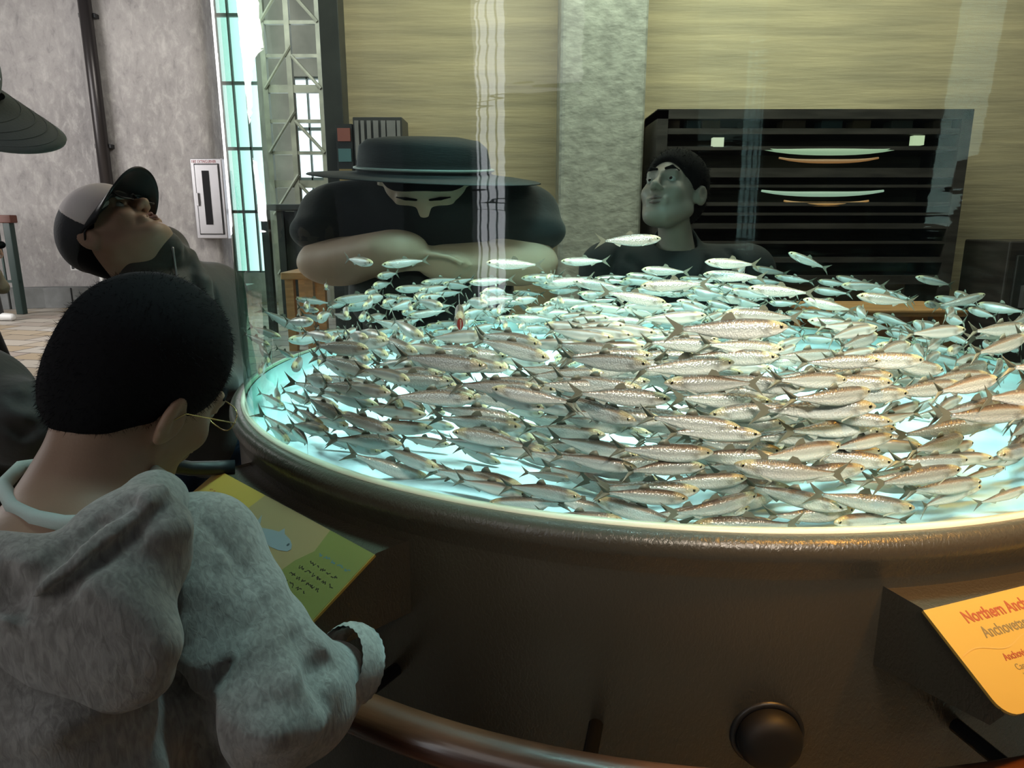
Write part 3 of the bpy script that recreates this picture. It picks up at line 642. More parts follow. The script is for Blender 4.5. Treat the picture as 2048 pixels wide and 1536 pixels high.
# ================================================================== ANCHOVIES
def fish_mat():
    m = bpy.data.materials.new('anchovy_skin'); m.use_nodes = True; nt = m.node_tree; N = nt.nodes; L = nt.links; b = N['Principled BSDF']
    a = N.new('ShaderNodeAttribute'); a.attribute_name = 'Col'
    oi = N.new('ShaderNodeObjectInfo'); mr = N.new('ShaderNodeMapRange'); mr.inputs[3].default_value = 0.75; mr.inputs[4].default_value = 1.12; L.new(oi.outputs['Random'], mr.inputs[0])
    cb = N.new('ShaderNodeCombineColor'); [L.new(mr.outputs[0], cb.inputs[i]) for i in range(3)]
    o = mix_rgb(N, L, 1.0, a.outputs['Color'], cb.outputs[0], 'MULTIPLY')
    L.new(o, b.inputs['Base Color']); L.new(a.outputs['Alpha'], b.inputs['Metallic']); b.inputs['Roughness'].default_value = 0.28
    tc = N.new('ShaderNodeTexCoord'); v = N.new('ShaderNodeTexVoronoi'); v.inputs['Scale'].default_value = 55; L.new(tc.outputs['Object'], v.inputs['Vector'])
    bp = N.new('ShaderNodeBump'); bp.inputs['Strength'].default_value = 0.22; bp.inputs['Distance'].default_value = 0.004; L.new(v.outputs['Distance'], bp.inputs['Height']); L.new(bp.outputs[0], b.inputs['Normal'])
    return m
M_fish = fish_mat()
M_fin = mat('anchovy_fin', (0.17, 0.17, 0.13), 0.4, 0.1); M_finp = mat('anchovy_pale_fin', (0.45, 0.50, 0.46), 0.4, 0.1)
M_iris = mat('anchovy_gold_eye', (0.62, 0.52, 0.28), 0.2, 0.7); M_pupil = mat('anchovy_pupil', (0.01, 0.01, 0.012), 0.1); M_mouth = mat('anchovy_mouth', (0.28, 0.05, 0.04), 0.4)
XS = [-.34, -.30, -.24, -.15, -.05, .06, .16, .25, .32, .37, .41, .45, .48, .50]
HT = [.020, .023, .033, .052, .070, .081, .084, .080, .073, .066, .057, .043, .027, .010]
HB = [.020, .024, .036, .058, .080, .094, .097, .090, .080, .071, .060, .041, .022, .008]
WD = [.007, .010, .018, .030, .041, .048, .050, .049, .047, .044, .039, .029, .018, .006]
def cline(x, bend, s):           # centre line, bent sideways
    return Vector((x, bend * (x * x - 0.05) + s * x * x * x, 0))
def fish_body(bend, s, gape=0.0, n=18):
    V = []; Cc = []
    for x, ht, hb, w in zip(XS, HT, HB, WD):
        c = cline(x, bend, s); tg = (cline(x + .01, bend, s) - cline(x - .01, bend, s)).normalized(); side = Vector((-tg.y, tg.x, 0))
        for k in range(n):
            a = 2 * math.pi * k / n; sn, cs = math.sin(a), math.cos(a)
            h = ht if sn > 0 else hb
            if gape and x > .38 and sn < 0: h += gape * (x - .38) / .12 * .10; 
            V.append(c + side * (w * cs * (1 + gape * (.5 if x > .38 else 0))) + Vector((0, 0, h * math.copysign(abs(sn) ** .9, sn))))
            if sn > .80: col = (.10, .07, .052)
            elif sn > .56: col = (.27, .185, .125)
            elif sn > .42: col = (.74, .60, .40) if x > -.2 else (.5, .42, .3)
            elif sn > -.25: col = (.74, .80, .79)
            else: col = (.93, .97, .95)
            if x > .34 and sn > -.3: col = tuple(.45 * u + .55 * v for u, v in zip(col, (.62, .50, .26)))
            if x > .30 and x < .36 and -.6 < sn < .2: col = (.46, .48, .45)
            Cc.append((*col, .10 if sn > .56 else .3 if sn > .42 else .5 if sn > -.25 else .2))
    F = []; R = len(XS)
    for i in range(R - 1):
        for k in range(n): l = (k + 1) % n; F.append((i * n + k, (i + 1) * n + k, (i + 1) * n + l, i * n + l))
    F.append(tuple(range(n))); F.append(tuple(range((R - 1) * n, R * n))[::-1])
    return V, F, Cc
def col_mesh(name, V, F, Cc, mats, mi=None):
    me = bpy.data.meshes.new(name); me.from_pydata([tuple(v) for v in V], [], F)
    at_ = me.color_attributes.new('Col', 'FLOAT_COLOR', 'POINT'); at_.data.foreach_set('color', np.array(Cc, np.float32).ravel())
    for m in mats: me.materials.append(m)
    if mi is not None: me.polygons.foreach_set('material_index', mi)
    me.polygons.foreach_set('use_smooth', [True] * len(me.polygons)); me.update(); return me
def slab_poly(pts, th):            # fin: outline in 3D with a little thickness to both sides
    n = len(pts); c = sum(pts, Vector()) / n; nr = (pts[1] - pts[0]).cross(pts[2] - pts[0]).normalized() * th
    return [p + nr for p in pts] + [p - nr for p in pts], [tuple(range(n)), tuple(range(n, 2 * n))[::-1]] + [(i, n + i, n + (i + 1) % n, (i + 1) % n) for i in range(n)]
def fish_fins(bend, s):
    c0 = cline(-.335, bend, s); c1 = cline(-.47, bend, s) ; tg = (c0 - c1).normalized(); c1 = c0 - tg * .13
    z = Vector((0, 0, 1)); out = {}
    for nm, sg in (('up', 1), ('dn', -1)):
        out[nm] = [c0 + z * .018 * sg, c0 - tg * .02, c1 + tg * .055, c1 - tg * .03 + z * .105 * sg, c1 - tg * .045 + z * .125 * sg, c1 + tg * .01 + z * .085 * sg]
    d = lambda x, zz: cline(x, bend, s) + z * zz
    dors = [d(.08, .078), d(.045, .135), d(.0, .125), d(-.03, .098), d(-.045, .070)]
    anal = [d(-.10, -.060), d(-.125, -.098), d(-.18, -.070), d(-.22, -.040)]
    pect = []
    for sg in (-1, 1):
        b_ = cline(.30, bend, s) + Vector((0, sg * .040, -.045)); pect.append([b_, b_ + Vector((-.02, sg * .006, -.018)), b_ + Vector((-.10, sg * .028, -.050)), b_ + Vector((-.10, sg * .026, -.034))])
    return out, dors, anal, pect
def eye_geo(bend, s, sg, detail=True):
    c = cline(.437, bend, s) + Vector((0, sg * .026, .012)); V = []; F = []; mi = []
    n = 12; rings = [(.0, .012), (.010, .0112), (.0125, .0095), (.020, .005), (.0215, .0)] 
    for r, h in rings:
        for k in range(n): a = 2 * math.pi * k / n; V.append(c + Vector((r * math.cos(a), sg * h, r * math.sin(a))))
    for i in range(len(rings) - 1):
        for k in range(n):
            l = (k + 1) % n; f = (i * n + k, i * n + l, (i + 1) * n + l, (i + 1) * n + k); F.append(f if sg > 0 else f[::-1]); mi.append(1 if i < 2 else 0)
    return V, F, mi
BENDS = [(0, 0), (.10, .1), (-.12, .15), (.28, 0), (-.30, .1), (.05, -.5), (-.08, .5), (.75, .3)]
FM = []                           # per shape: dict of part meshes + one joined mesh
for bi, (bend, s) in enumerate(BENDS + [(0, 0)]):
    gape = 1.0 if bi == len(BENDS) else 0.0
    V, F, Cc = fish_body(bend, s, gape); D = {}
    D['body'] = col_mesh('anchovy_body', V, F, Cc, [M_fish])
    fins, dors, anal, pect = fish_fins(bend, s)
    tv, tf = slab_poly(fins['up'], .0018); tv2, tf2 = slab_poly(fins['dn'], .0018)
    def pm(name, parts, m):
        vs, fs = [], []
        for a_, b_ in parts: k = len(vs); vs += a_; fs += [tuple(i + k for i in f) for f in b_]
        me = bpy.data.meshes.new(name); me.from_pydata([tuple(v) for v in vs], [], fs); me.materials.append(m); me.update(); return me, vs, fs
    D['tail_fin'], v1, f1 = pm('tail_fin', [(tv, tf), (tv2, tf2)], M_fin)
    D['dorsal_fin'], v2, f2 = pm('dorsal_fin', [slab_poly(dors, .0018)], M_fin)
    D['anal_fin'], v3, f3 = pm('anal_fin', [slab_poly(anal, .0018)], M_finp)
    D['pectoral_fin'] = []; D['eye'] = []
    pf = []
    for pp in pect: me_, a_, b_ = pm('pectoral_fin', [slab_poly(pp, .0015)], M_finp); D['pectoral_fin'].append(me_); pf.append((a_, b_))
    ey = []
    for sg in (-1, 1):
        a_, b_, mi = eye_geo(bend, s, sg); me = bpy.data.meshes.new('eye'); me.from_pydata([tuple(v) for v in a_], [], b_); me.materials.append(M_iris); me.materials.append(M_pupil)
        me.polygons.foreach_set('material_index', mi); me.polygons.foreach_set('use_smooth', [True] * len(mi)); me.update(); D['eye'].append(me); ey.append((a_, b_, mi))
    if gape:
        mv, mf = [], []; n = 12
        for k in range(n): a = 2 * math.pi * k / n; mv.append(Vector((.500 - .012 * math.cos(a) , .030 * math.cos(a), -.035 + .062 * math.sin(a))))
        mv.append(Vector((.43, 0, -.03))); D['mouth'] = pm('mouth', [(mv, [(k, (k + 1) % n, n) for k in range(n)] + [tuple(range(n))[::-1]])], M_mouth)[0]
    # joined
    AV, AF, AC, AM = list(V), list(F), list(Cc), [0] * len(F)
    for vs, fs, m_, c_ in ((v1, f1, 1, (.17, .17, .13, 1)), (v2, f2, 1, (.17, .17, .13, 1)), (v3, f3, 2, (.5, .5, .5, 1))):
        k = len(AV); AV += vs; AF += [tuple(i + k for i in f) for f in fs]; AC += [c_] * len(vs); AM += [m_] * len(fs)
    for a_, b_, mi in ey:
        k = len(AV); AV += a_; AF += [tuple(i + k for i in f) for f in b_]; AC += [(.6, .5, .3, 1)] * len(a_); AM += [3 + q for q in mi]
    D['joined'] = col_mesh('anchovy', AV, AF, AC, [M_fish, M_fin, M_finp, M_iris, M_pupil], AM)
    D['geo'] = (AV, AF, AC, AM); FM.append(D)

# traced fish: head x, y, tail x, y, foreshortening (1 = side on; head towards the camera when < 1, away when negative), shape
T = """1323,478,1190,482,1,1;748,527,686,516,.6,0;766,530,858,520,.95,0;757,553,797,546,.45,0;972,526,1090,530,1,0;1122,523,1220,522,1,0;1281,539,1385,545,1,1;1408,524,1525,530,1,2
1498,524,1447,566,-.6,3;1503,535,1582,549,1,0;1408,549,1533,556,1,0;1575,505,1660,540,1,1;1827,553,1915,573,1,2;1679,571,1780,572,1,0;1711,591,1836,607,1,0;1972,590,1868,614,1,3;1843,606,1895,612,.6,0
1280,572,1422,568,1,1;1334,607,1197,582,1,1;1146,563,1262,580,1,2;1087,568,1190,556,1,0;1496,577,1632,587,1,1;1424,589,1516,610,.9,2;1447,626,1609,637,1,0;1350,601,1432,618,.9,0;1607,599,1716,623,1,2;1246,614,1318,633,.7,0
1614,641,1734,651,1,0;1702,640,1795,662,.9,3;1572,656,1331,658,1,1;1493,702,1336,753,1,0;1935,660,1836,693,1,1;2085,652,1933,679,1,1;1190,661,1308,670,1,1;1304,711,1118,712,1,2;1378,718,1290,702,.9,0;1352,739,1183,753,1,1;1340,799,1132,785,1,0
1695,745,1535,757,1,3;1593,772,1387,795,1,1;1817,735,1688,758,1,3;1824,788,1632,790,1,1;1767,813,1484,822,1,0;1866,802,1790,836,.9,3;1933,813,1813,836,1,0;1271,860,1100,832,1,1;1570,848,1359,846,1,1;1558,883,1355,864,1,0;1795,850,1655,855,1,2
1760,864,1563,883,1,1;1989,843,1785,873,1,0;1262,897,1183,887,.9,0;1244,901,1060,885,1,1;1554,915,1355,911,1,0;1767,901,1586,929,1,1;1322,964,1160,929,1,2;1336,994,1151,957,1,1;1519,943,1331,943,1,0;1739,938,1526,952,1,1;1896,934,1734,948,1,0
1544,975,1331,957,1,1;1829,1019,1614,985,1,1;2012,934,1910,961,1,0;1975,975,1790,985,1,1;1232,1031,1081,985,1,1;1461,1019,1285,1031,1,0;1554,1047,1424,1035,1,0;2060,975,1947,1010,1,1;1146,959,1040,943,1,0;1878,738,1915,790,.7,7;2007,742,1960,810,.9,7;1637,716,1507,728,1,1
609,663,514,615,1,1;565,676,491,649,.85,0;543,693,480,663,.8,0;590,717,548,693,.7,0;655,642,596,626,.8,0;704,637,660,626,.6,0;687,676,623,656,.9,1;707,700,626,673,.85,0;756,690,687,670,.8,0;838,663,731,636,.95,1;738,727,616,714,1,0;883,741,741,717,1,1;846,717,772,700,.9,0
1015,714,856,700,1,0;775,781,623,747,1,1;721,795,568,761,1,0;907,764,738,751,1,1;624,808,558,778,.75,0;572,815,511,781,.8,0;619,852,562,812,.8,1;1071,808,890,785,1,0;1093,771,924,781,1,2;1042,856,856,832,1,1;1098,866,940,835,1,0;816,896,704,822,1,1;717,896,616,863,.95,0
900,890,795,873,.95,0;860,961,687,903,1,1;629,903,511,819,1,2;924,954,795,913,1,0;1100,903,907,886,1,1;1005,646,937,619,.8,0;1034,676,958,653,.85,1;975,683,914,659,.7,0;1075,731,1040,712,.45,8;809,578,887,570,1,0;887,568,945,575,.7,0;939,566,1032,558,1,1;667,602,768,588,1,1
592,598,667,607,1,0;768,590,843,605,1,1;846,593,877,598,.5,0;687,618,751,614,.9,3;760,612,840,615,1,0;816,632,904,619,1,1;934,605,1042,595,1,0;1000,610,1060,600,.8,0;1059,620,1029,600,.5,0;1053,754,975,730,.9,0;1178,757,1100,770,1,0;640,622,590,612,.7,0
652,576,653,567,.12,0;920,640,918,606,.18,8;1158,634,1158,628,.1,0;1095,557,1110,552,.15,0;1455,640,1560,650,1,0;1205,640,1320,645,1,1;1020,635,1120,640,1,2;1100,600,1190,605,1,0;1540,610,1600,600,.9,0;1700,655,1640,640,.8,2;1750,690,1880,700,1,0;1660,600,1590,612,.9,1"""
rnd = random.Random(11); FISH = []            # (center, forward, up, length, shape, traced)
def inside(p, m=0.045): return math.hypot(p.x - CX, p.y - CY) < TR - m
def y_range(px, py):
    ys = []
    for i in range(300):
        Y = 0.60 + i * 0.006; p = at(px, py, Y)
        if inside(p, 0.022) and p.z > ZR - 0.022: ys.append(Y)
    return (ys[0], ys[-1]) if ys else None
for row in T.replace('\n', ';').split(';'):
    hx, hy, tx, ty, fs, sh = [float(v) for v in row.split(',')]
    lp = math.hypot(hx - tx, hy - ty); cx, cy = (hx + tx) / 2, (hy + ty) / 2
    yr = y_range(cx, cy)
    if yr is None: continue
    L0 = rnd.uniform(.104, .120); Y = L0 * abs(fs) * FPX / lp
    m_ = .008 + .5 * .1 * abs(hx - tx) / 400
    Y = min(max(Y, yr[0] + m_), yr[1] - .01)
    c = at(cx, cy, Y); L_ = lp / abs(fs) * dep(c) / FPX
    L_ = min(max(L_, .05), .135)
    dY = math.sqrt(max(0, 1 - fs * fs)) * L_ / 2 * (-1 if fs > 0 else 1)
    if abs(fs) == 1: dY = rnd.uniform(-.07, .07) * L_
    h, t_ = at(hx, hy, Y + dY), at(tx, ty, Y - dY)
    f = (h - t_).normalized(); FISH.append([c, f, L_, int(sh), cx, cy, True])
n_tr = len(FISH)
def seg_ok(c, f, L_, lst, dmin):
    for q in lst:
        d = (q[0] - c).length
        if d > .12: continue
        for a in (-.35, 0, .35):
            pa = c + f * (L_ * a)
            for b_ in (-.35, 0, .35):
                v = pa - (q[0] + q[1] * (q[2] * b_)); v.z *= 1.0
                if v.length < dmin: return False
    return True
def rand_fish(lo, hi, power):
    while True:
        r = (TR - .022) * math.sqrt(rnd.random()); a = rnd.uniform(0, 2 * math.pi)
        z = ZR + lo + (hi - lo) * rnd.random() ** power
        c = Vector((CX + r * math.cos(a), CY + r * math.sin(a), z))
        hd = a + math.pi / 2 + rnd.gauss(0, .22) - (.25 if r > .6 else 0) * 0
        if rnd.random() < .06: hd += math.pi
        pt = rnd.gauss(0, .07); f = Vector((math.cos(hd) * math.cos(pt), math.sin(hd) * math.cos(pt), math.sin(pt)))
        L_ = rnd.uniform(.092, .125)
        if inside(c + f * L_ * .5, .018) and inside(c - f * L_ * .5, .018): return c, f, L_
fill = 0; tries = 0
while len(FISH) < 900 and tries < 90000:
    tries += 1
    near = len(FISH) < n_tr + 260
    c, f, L_ = rand_fish(-.022, .150, 1.25)
    if near and c.y > 1.05: continue
    if not seg_ok(c, f, L_, FISH, (.0135 if near else .0150)): continue
    FISH.append([c, f, L_, rnd.choice([0, 0, 1, 1, 2, 3, 4, 5, 6]), 0, 0, False])
def px_of(c):
    v = c - Vector((0, 0, CZ)); d = dep(c); return 1024 + FPX * v.x / d, 768 - FPX * (v.y * ST + v.z * CT) / d
def size_key(q):
    x, y = px_of(q[0]); vis = -60 < x < 2110 and y < 1080
    return (0 if q[6] else 1, 0 if vis else 1, dep(q[0]) / q[2])
FISH.sort(key=size_key)
UNIQ = {0: 'lone anchovy highest in the water, before the neck of the man behind the tank', 1: 'pale anchovy angled towards us in the upper left trio, white tail end first',
 2: 'upper anchovy of the left trio with golden head and long straight tail', 3: 'small gold-headed anchovy lowest of the upper left trio, pointing at us',
 4: 'slim anchovy facing left alone above the school, left of the centre', 5: 'slim anchovy facing left under the dark shirt of the man behind', 6: 'bright silver anchovy facing left with spread tail below the man behind',
 7: 'slim anchovy facing left, topmost behind the upward-turned fish', 8: 'golden-backed anchovy turned upward above the right half of the school',
 11: 'anchovy slanting down to the right, highest in front of the display case', 12: 'chubby pale anchovy facing left, alone near the right, in front of the tan wall',
 14: 'bright white anchovy facing left, above the school at the right', 15: 'curved brown-backed anchovy rising to the right, at the upper right of the school'}
DETAIL = 150; first = {}
for i, q in enumerate(FISH[:300]):
    c, f, L_, sh, px, py, tr_ = q
    X = f; Z = Vector((0, 0, 1)); Z = (Z - X * Z.dot(X)); Z = Z.normalized() if Z.length > .1 else Vector((0, 1, 0)); Yv = Z.cross(X)
    rot = Matrix((X, Yv, Z)).transposed().to_euler(); D = FM[sh]
    sx, sy = px_of(c); nm = 'anchovy'
    if i < DETAIL:
        t = empty(nm, c); t.rotation_euler = rot; t.scale = (L_,) * 3
        def part(name, me):
            o = bpy.data.objects.new(name, me); COL.objects.link(o); o.parent = t; return o
        part('body', D['body']); part('tail_fin', D['tail_fin']); part('dorsal_fin', D['dorsal_fin']); part('anal_fin', D['anal_fin'])
        for me in D['pectoral_fin']: part('pectoral_fin', me)
        for me in D['eye']: part('eye', me)
        if 'mouth' in D: part('mouth', D['mouth'])
    else:
        t = bpy.data.objects.new(nm, D['joined']); COL.objects.link(t); t.location = c; t.rotation_euler = rot; t.scale = (L_,) * 3
    q.append(t)
    right = f.x > 0.0
    if sh == 8: lab, grp = ('yawning anchovy with wide open red mouth facing us, %s' % ('left of the school centre' if sx < 1000 else 'among fish near the middle')), 'yawning anchovies'
    elif abs(f.x) < .35 and f.y < 0 and tr_: lab, grp = 'small anchovy seen head-on, swimming straight towards us', 'head-on anchovies'
    elif c.y < 1.0 and c.x < 0: lab, grp = 'brown-backed silver anchovy packed in the school low against the left front acrylic', 'anchovies at the left front'
    elif c.y < 1.0: lab, grp = 'large brown-backed silver anchovy, one of the nearest in the lower front of the school', 'anchovies at the lower front'
    elif c.x < 0: lab, grp = 'greyish anchovy in the left middle of the crowded school', 'anchovies at the left middle'
    elif right: lab, grp = 'anchovy swimming right in the crowded middle of the school', 'anchovies in the middle heading right'
    else: lab, grp = 'pale silvery anchovy swimming left in the far rows of the school', 'anchovies in the far rows heading left'
    tag(t, lab, 'fish', grp)
rows = [r for r in T.replace('\n', ';').split(';')]
for i, lab in UNIQ.items():
    hx, hy, tx, ty = [float(v) for v in rows[i].split(',')[:4]]
    q = min((q for q in FISH[:300] if q[6]), key=lambda q: abs(q[4] - (hx + tx) / 2) + abs(q[5] - (hy + ty) / 2))
    q[-1]['label'] = lab; q[-1]['group'] = 'stragglers above the school'
rest = FISH[300:]
AV, AF, AC, AM = [], [], [], []
for q in rest:
    c, f, L_, sh = q[:4]; X = f; Z = Vector((0, 0, 1)); Z = (Z - X * Z.dot(X)).normalized(); M = Matrix((X, Z.cross(X), Z)).transposed()
    gv, gf, gc, gm = FM[sh]['geo']; k = len(AV); AV += [c + M @ (v * L_) for v in gv]; AF += [tuple(i + k for i in ff) for ff in gf]; AC += gc; AM += gm
me = col_mesh('anchovy_school', AV, AF, AC, [M_fish, M_fin, M_finp, M_iris, M_pupil], AM)
o = bpy.data.objects.new('anchovy_school', me); COL.objects.link(o)
tag(o, 'dense far mass of small silver anchovies filling the depth of the school', 'fish', kind='stuff')
print('FISH', n_tr, len(FISH), tries)

# ================================================================== PEOPLE
def head_prims():
    P = [E_((0, .015, .03), (.074, .091, .082)), E_((0, -.032, -.03), (.061, .056, .085), k=.03),
         E_((0, -.066, -.098), (.024, .022, .018), k=.03), C_((.052, .0, -.055), (.02, -.062, -.098), .018, .015, .03), C_((-.052, .0, -.055), (-.02, -.062, -.098), .018, .015, .03),
         E_((.036, -.064, -.03), (.022, .018, .02), k=.02), E_((-.036, -.064, -.03), (.022, .018, .02), k=.02),
         C_((-.036, -.078, .020), (.036, -.078, .020), .011, None, .016),
         C_((0, -.086, .012), (0, -.106, -.026), .006, .010, .012), E_((0, -.109, -.030), (.0115, .011, .010), k=.008), E_((.012, -.098, -.034), (.0075, .010, .007), k=.006), E_((-.012, -.098, -.034), (.0075, .010, .007), k=.006),
         E_((.031, -.097, -.001), (.019, .014, .011), k=.012, op='s'), E_((-.031, -.097, -.001), (.019, .014, .011), k=.012, op='s'),
         C_((.017, -.085, .0068), (.043, -.077, .0055), .0045, None, .005), C_((-.017, -.085, .0068), (-.043, -.077, .0055), .0045, None, .005),
         C_((.018, -.083, -.010), (.042, -.076, -.008), .003, None, .005), C_((-.018, -.083, -.010), (-.042, -.076, -.008), .003, None, .005),
         C_((-.022, -.083, -.064), (.022, -.083, -.064), .010, None, .012),
         C_((-.022, -.090, -.065), (.022, -.090, -.065), .0022, None, .004, 's'),
         E_((.006, -.106, -.040), (.0035, .005, .003), k=.003, op='s'), E_((-.006, -.106, -.040), (.0035, .005, .003), k=.003, op='s')]
    for s in (-1, 1):
        R = Matrix.Rotation(math.radians(-s * 22), 3, 'Z')
        P += [E_((s * .080, .016, -.004), (.008, .019, .031), R, k=.006), E_((s * .074, .006, -.010), (.010, .012, .02), k=.008), E_((s * .088, .010, -.002), (.007, .009, .017), R, k=.006, op='s')]
    return P
def TM(o, F, U): M = frame(F, U).to_4x4(); M.translation = Vector(o); return M
def eyes(M, s, parent, iris):
    for sg in (-1, 1):
        b = MB(); n = 20; c = Vector((sg * .031, -.0765, -.001)); r = .0112
        prof_ = [(0, 1)] + [(math.sin(math.radians(a)), math.cos(math.radians(a))) for a in (8, 14, 20, 26, 34, 50, 70, 90, 120, 150, 178)]
        vs = [M @ ((c + Vector((r * q * math.cos(2 * math.pi * k / n), -r * w, r * q * math.sin(2 * math.pi * k / n)))) * s) for q, w in prof_ for k in range(n)]
        fs, mi = [], []
        for i in range(len(prof_) - 1):
            for k in range(n): l = (k + 1) % n; fs.append((i * n + k, i * n + l, (i + 1) * n + l, (i + 1) * n + k)); b.m.append(2 if i < 2 else 1 if i < 4 else 0)
        b.v = [tuple(v) for v in vs]; b.f = fs; b.build('eye', [M_eyew, iris, M_pup], parent, True)
def face_bits(M, s, parent, browm, lipm):
    for sg in (-1, 1):
        sdf('eyebrow', xf(poly([(sg * .013, -.091, .027), (sg * .030, -.090, .031), (sg * .047, -.078, .024)], [.0035, .0045, .002], .003), M, s), .0016 * s, browm, parent)
    sdf('lips', xf([C_((-.018, -.088, -.0595), (0, -.0945, -.058), .003, .0045, .004), C_((.018, -.088, -.0595), (0, -.0945, -.058), .003, .0045, .004), C_((-.015, -.089, -.070), (0, -.094, -.0715), .003, .0055, .004), C_((.015, -.089, -.070), (0, -.094, -.0715), .003, .0055, .004),
                    C_((-.022, -.094, -.065), (.022, -.094, -.065), .0012, None, .003, 's')], M, s), .0015 * s, lipm, parent)
def hair_prims(back=0.0):
    return [E_((0, .018, .040), (.082, .098, .088)), E_((0, .062, -.012), (.060, .042, .060), k=.03),
            E_((0, -.105, -.035), (.075, .060, .092), k=.012, op='s'), E_((0, -.02, -.13), (.12, .10, .115), k=.012, op='s'),
            E_((.085, .0, -.03), (.020, .045, .045), k=.01, op='s'), E_((-.085, .0, -.03), (.020, .045, .045), k=.01, op='s')]
def strands(o, m, parent, n, ln, r, seed, keep=lambda p: True, down=.55, tuft=None):
    me = o.data; nv = len(me.vertices); co = np.zeros(nv * 3, np.float32); me.vertices.foreach_get('co', co); co = co.reshape(-1, 3)
    no = np.zeros(nv * 3, np.float32); me.vertex_normals.foreach_get('vector', no); no = no.reshape(-1, 3)
    rd = np.random.default_rng(seed); b = MB(); c0 = co.mean(0)
    for i in rd.integers(0, nv, n):
        p = Vector(co[i]); q = Vector(no[i]); 
        if not keep(p): continue
        l = ln * rd.uniform(.6, 1.2); d = (q * .55 + Vector((0, 0, -down)) + Vector(rd.normal(0, .35, 3))).normalized()
        if tuft and (p - tuft[0]).length < tuft[1]: l *= tuft[3]; d = (q * .4 + tuft[2] + Vector(rd.normal(0, .22, 3))).normalized()
        s = d.cross(Vector(rd.normal(0, 1, 3))).normalized() * r
        a = p - q * .002; e1 = a + d * l * .5 + q * .001; e2 = a + d * l
        b.add([a - s, a + s, e1 + s * .7, e1 - s * .7, e2], [(0, 1, 2, 3), (3, 2, 4)])
    return b.build('hair_strands', m, parent)
def trace(prims, px, py, off=0.0, y0=.25):
    o = Vector((0, 0, CZ)); d = (at(px, py, 1.0) - o).normalized(); t = y0
    for _ in range(90):
        p = np.array([[list(o + d * t)]], np.float32); f = 0.5
        for q in prims:
            dd = float(prim_dist(q, p)[0, 0]); k = q[-2]
            if q[-1] == 'u': h = min(max(.5 + .5 * (f - dd) / k, 0), 1); f = f * (1 - h) + dd * h - k * h * (1 - h)
            else: h = min(max(.5 - .5 * (f + dd) / k, 0), 1); f = f * (1 - h) - dd * h + k * h * (1 - h)
        if f < .0006: return o + d * (t + off)
        t += f * .8
        if t > 3: break
    return None
def fold(prims, pts, r, k, op, off):
    P = [trace(prims, x, y, off) for x, y in pts]; P = [p for p in P if p is not None]
    rs = r if isinstance(r, (list, tuple)) else [r] * len(P)
    return poly(P, rs[:len(P)], k, op) if len(P) > 1 else []
def finger(root, d, bend, L_, r):
    """three phalanges curling towards bend"""
    d = Vector(d).normalized(); bend = Vector(bend).normalized(); p = Vector(root); P = []
    for i, l in enumerate((.45, .32, .23)):
        q = p + d * (L_ * l); P.append(C_(p, q, r * (1 - .12 * i), r * (.92 - .12 * i), .003)); p = q; d = (d + bend * .55).normalized()
    return P
def hand_prims(wrist, d, palm_n, across, s=1.0, curl=0.8):
    """palm and five unequal fingers from a wrist; fingers curl towards palm_n"""
    w, d, n, a = Vector(wrist), Vector(d).normalized(), Vector(palm_n).normalized(), Vector(across).normalized(); P = []
    for k in range(4):
        u = (k - 1.5) * .019 * s; P.append(C_(w + a * u * .7 + d * .012 * s, w + a * u + d * .078 * s, .013 * s, .0095 * s, .010))
        P += finger(w + a * u + d * .082 * s, d + n * .25 * curl, n, (.070, .078, .072, .056)[k] * s, .0082 * s)
    P += [C_(w + d * .02 * s - a * .02 * s, w + d * .045 * s - a * .045 * s + n * .012 * s, .013 * s, .0095 * s, .010)]
    P += finger(w + d * .045 * s - a * .045 * s + n * .012 * s, d * .8 - a * .3 + n * .4, n, .045 * s, .009 * s)
    return P
M_skin = mat('warm_tan_skin', (0.40, 0.25, 0.17), 0.5, noise=0.08, nscale=30, sss=0.05, bump=0.04, bscale=300)
M_skin2 = mat('light_tan_skin', (0.52, 0.33, 0.23), 0.5, noise=0.08, nscale=30, sss=0.05)
M_skin3 = mat('muted_tan_skin', (0.36, 0.30, 0.26), 0.45, noise=0.10, nscale=22)
M_eyew = mat('eye_white', (0.50, 0.48, 0.46), 0.2); M_ir = mat('brown_iris', (0.05, 0.025, 0.015), 0.15); M_pup = mat('pupil', (0.004, 0.004, 0.004), 0.1)
M_hair = mat('black_hair', (0.009, 0.0085, 0.010), 0.85, spec=0.12); M_lip = mat('lip', (0.36, 0.16, 0.13), 0.45); M_lip3 = mat('muted_lip', (0.22, 0.15, 0.14), 0.45)
M_blackc = mat('black_cloth', (0.016, 0.017, 0.020), 0.85, bump=0.1, bscale=90, sheen=0.2)
M_denim = mat('blue_denim', (0.045, 0.075, 0.14), 0.85, noise=0.5, nscale=28, bump=0.2, bscale=220)

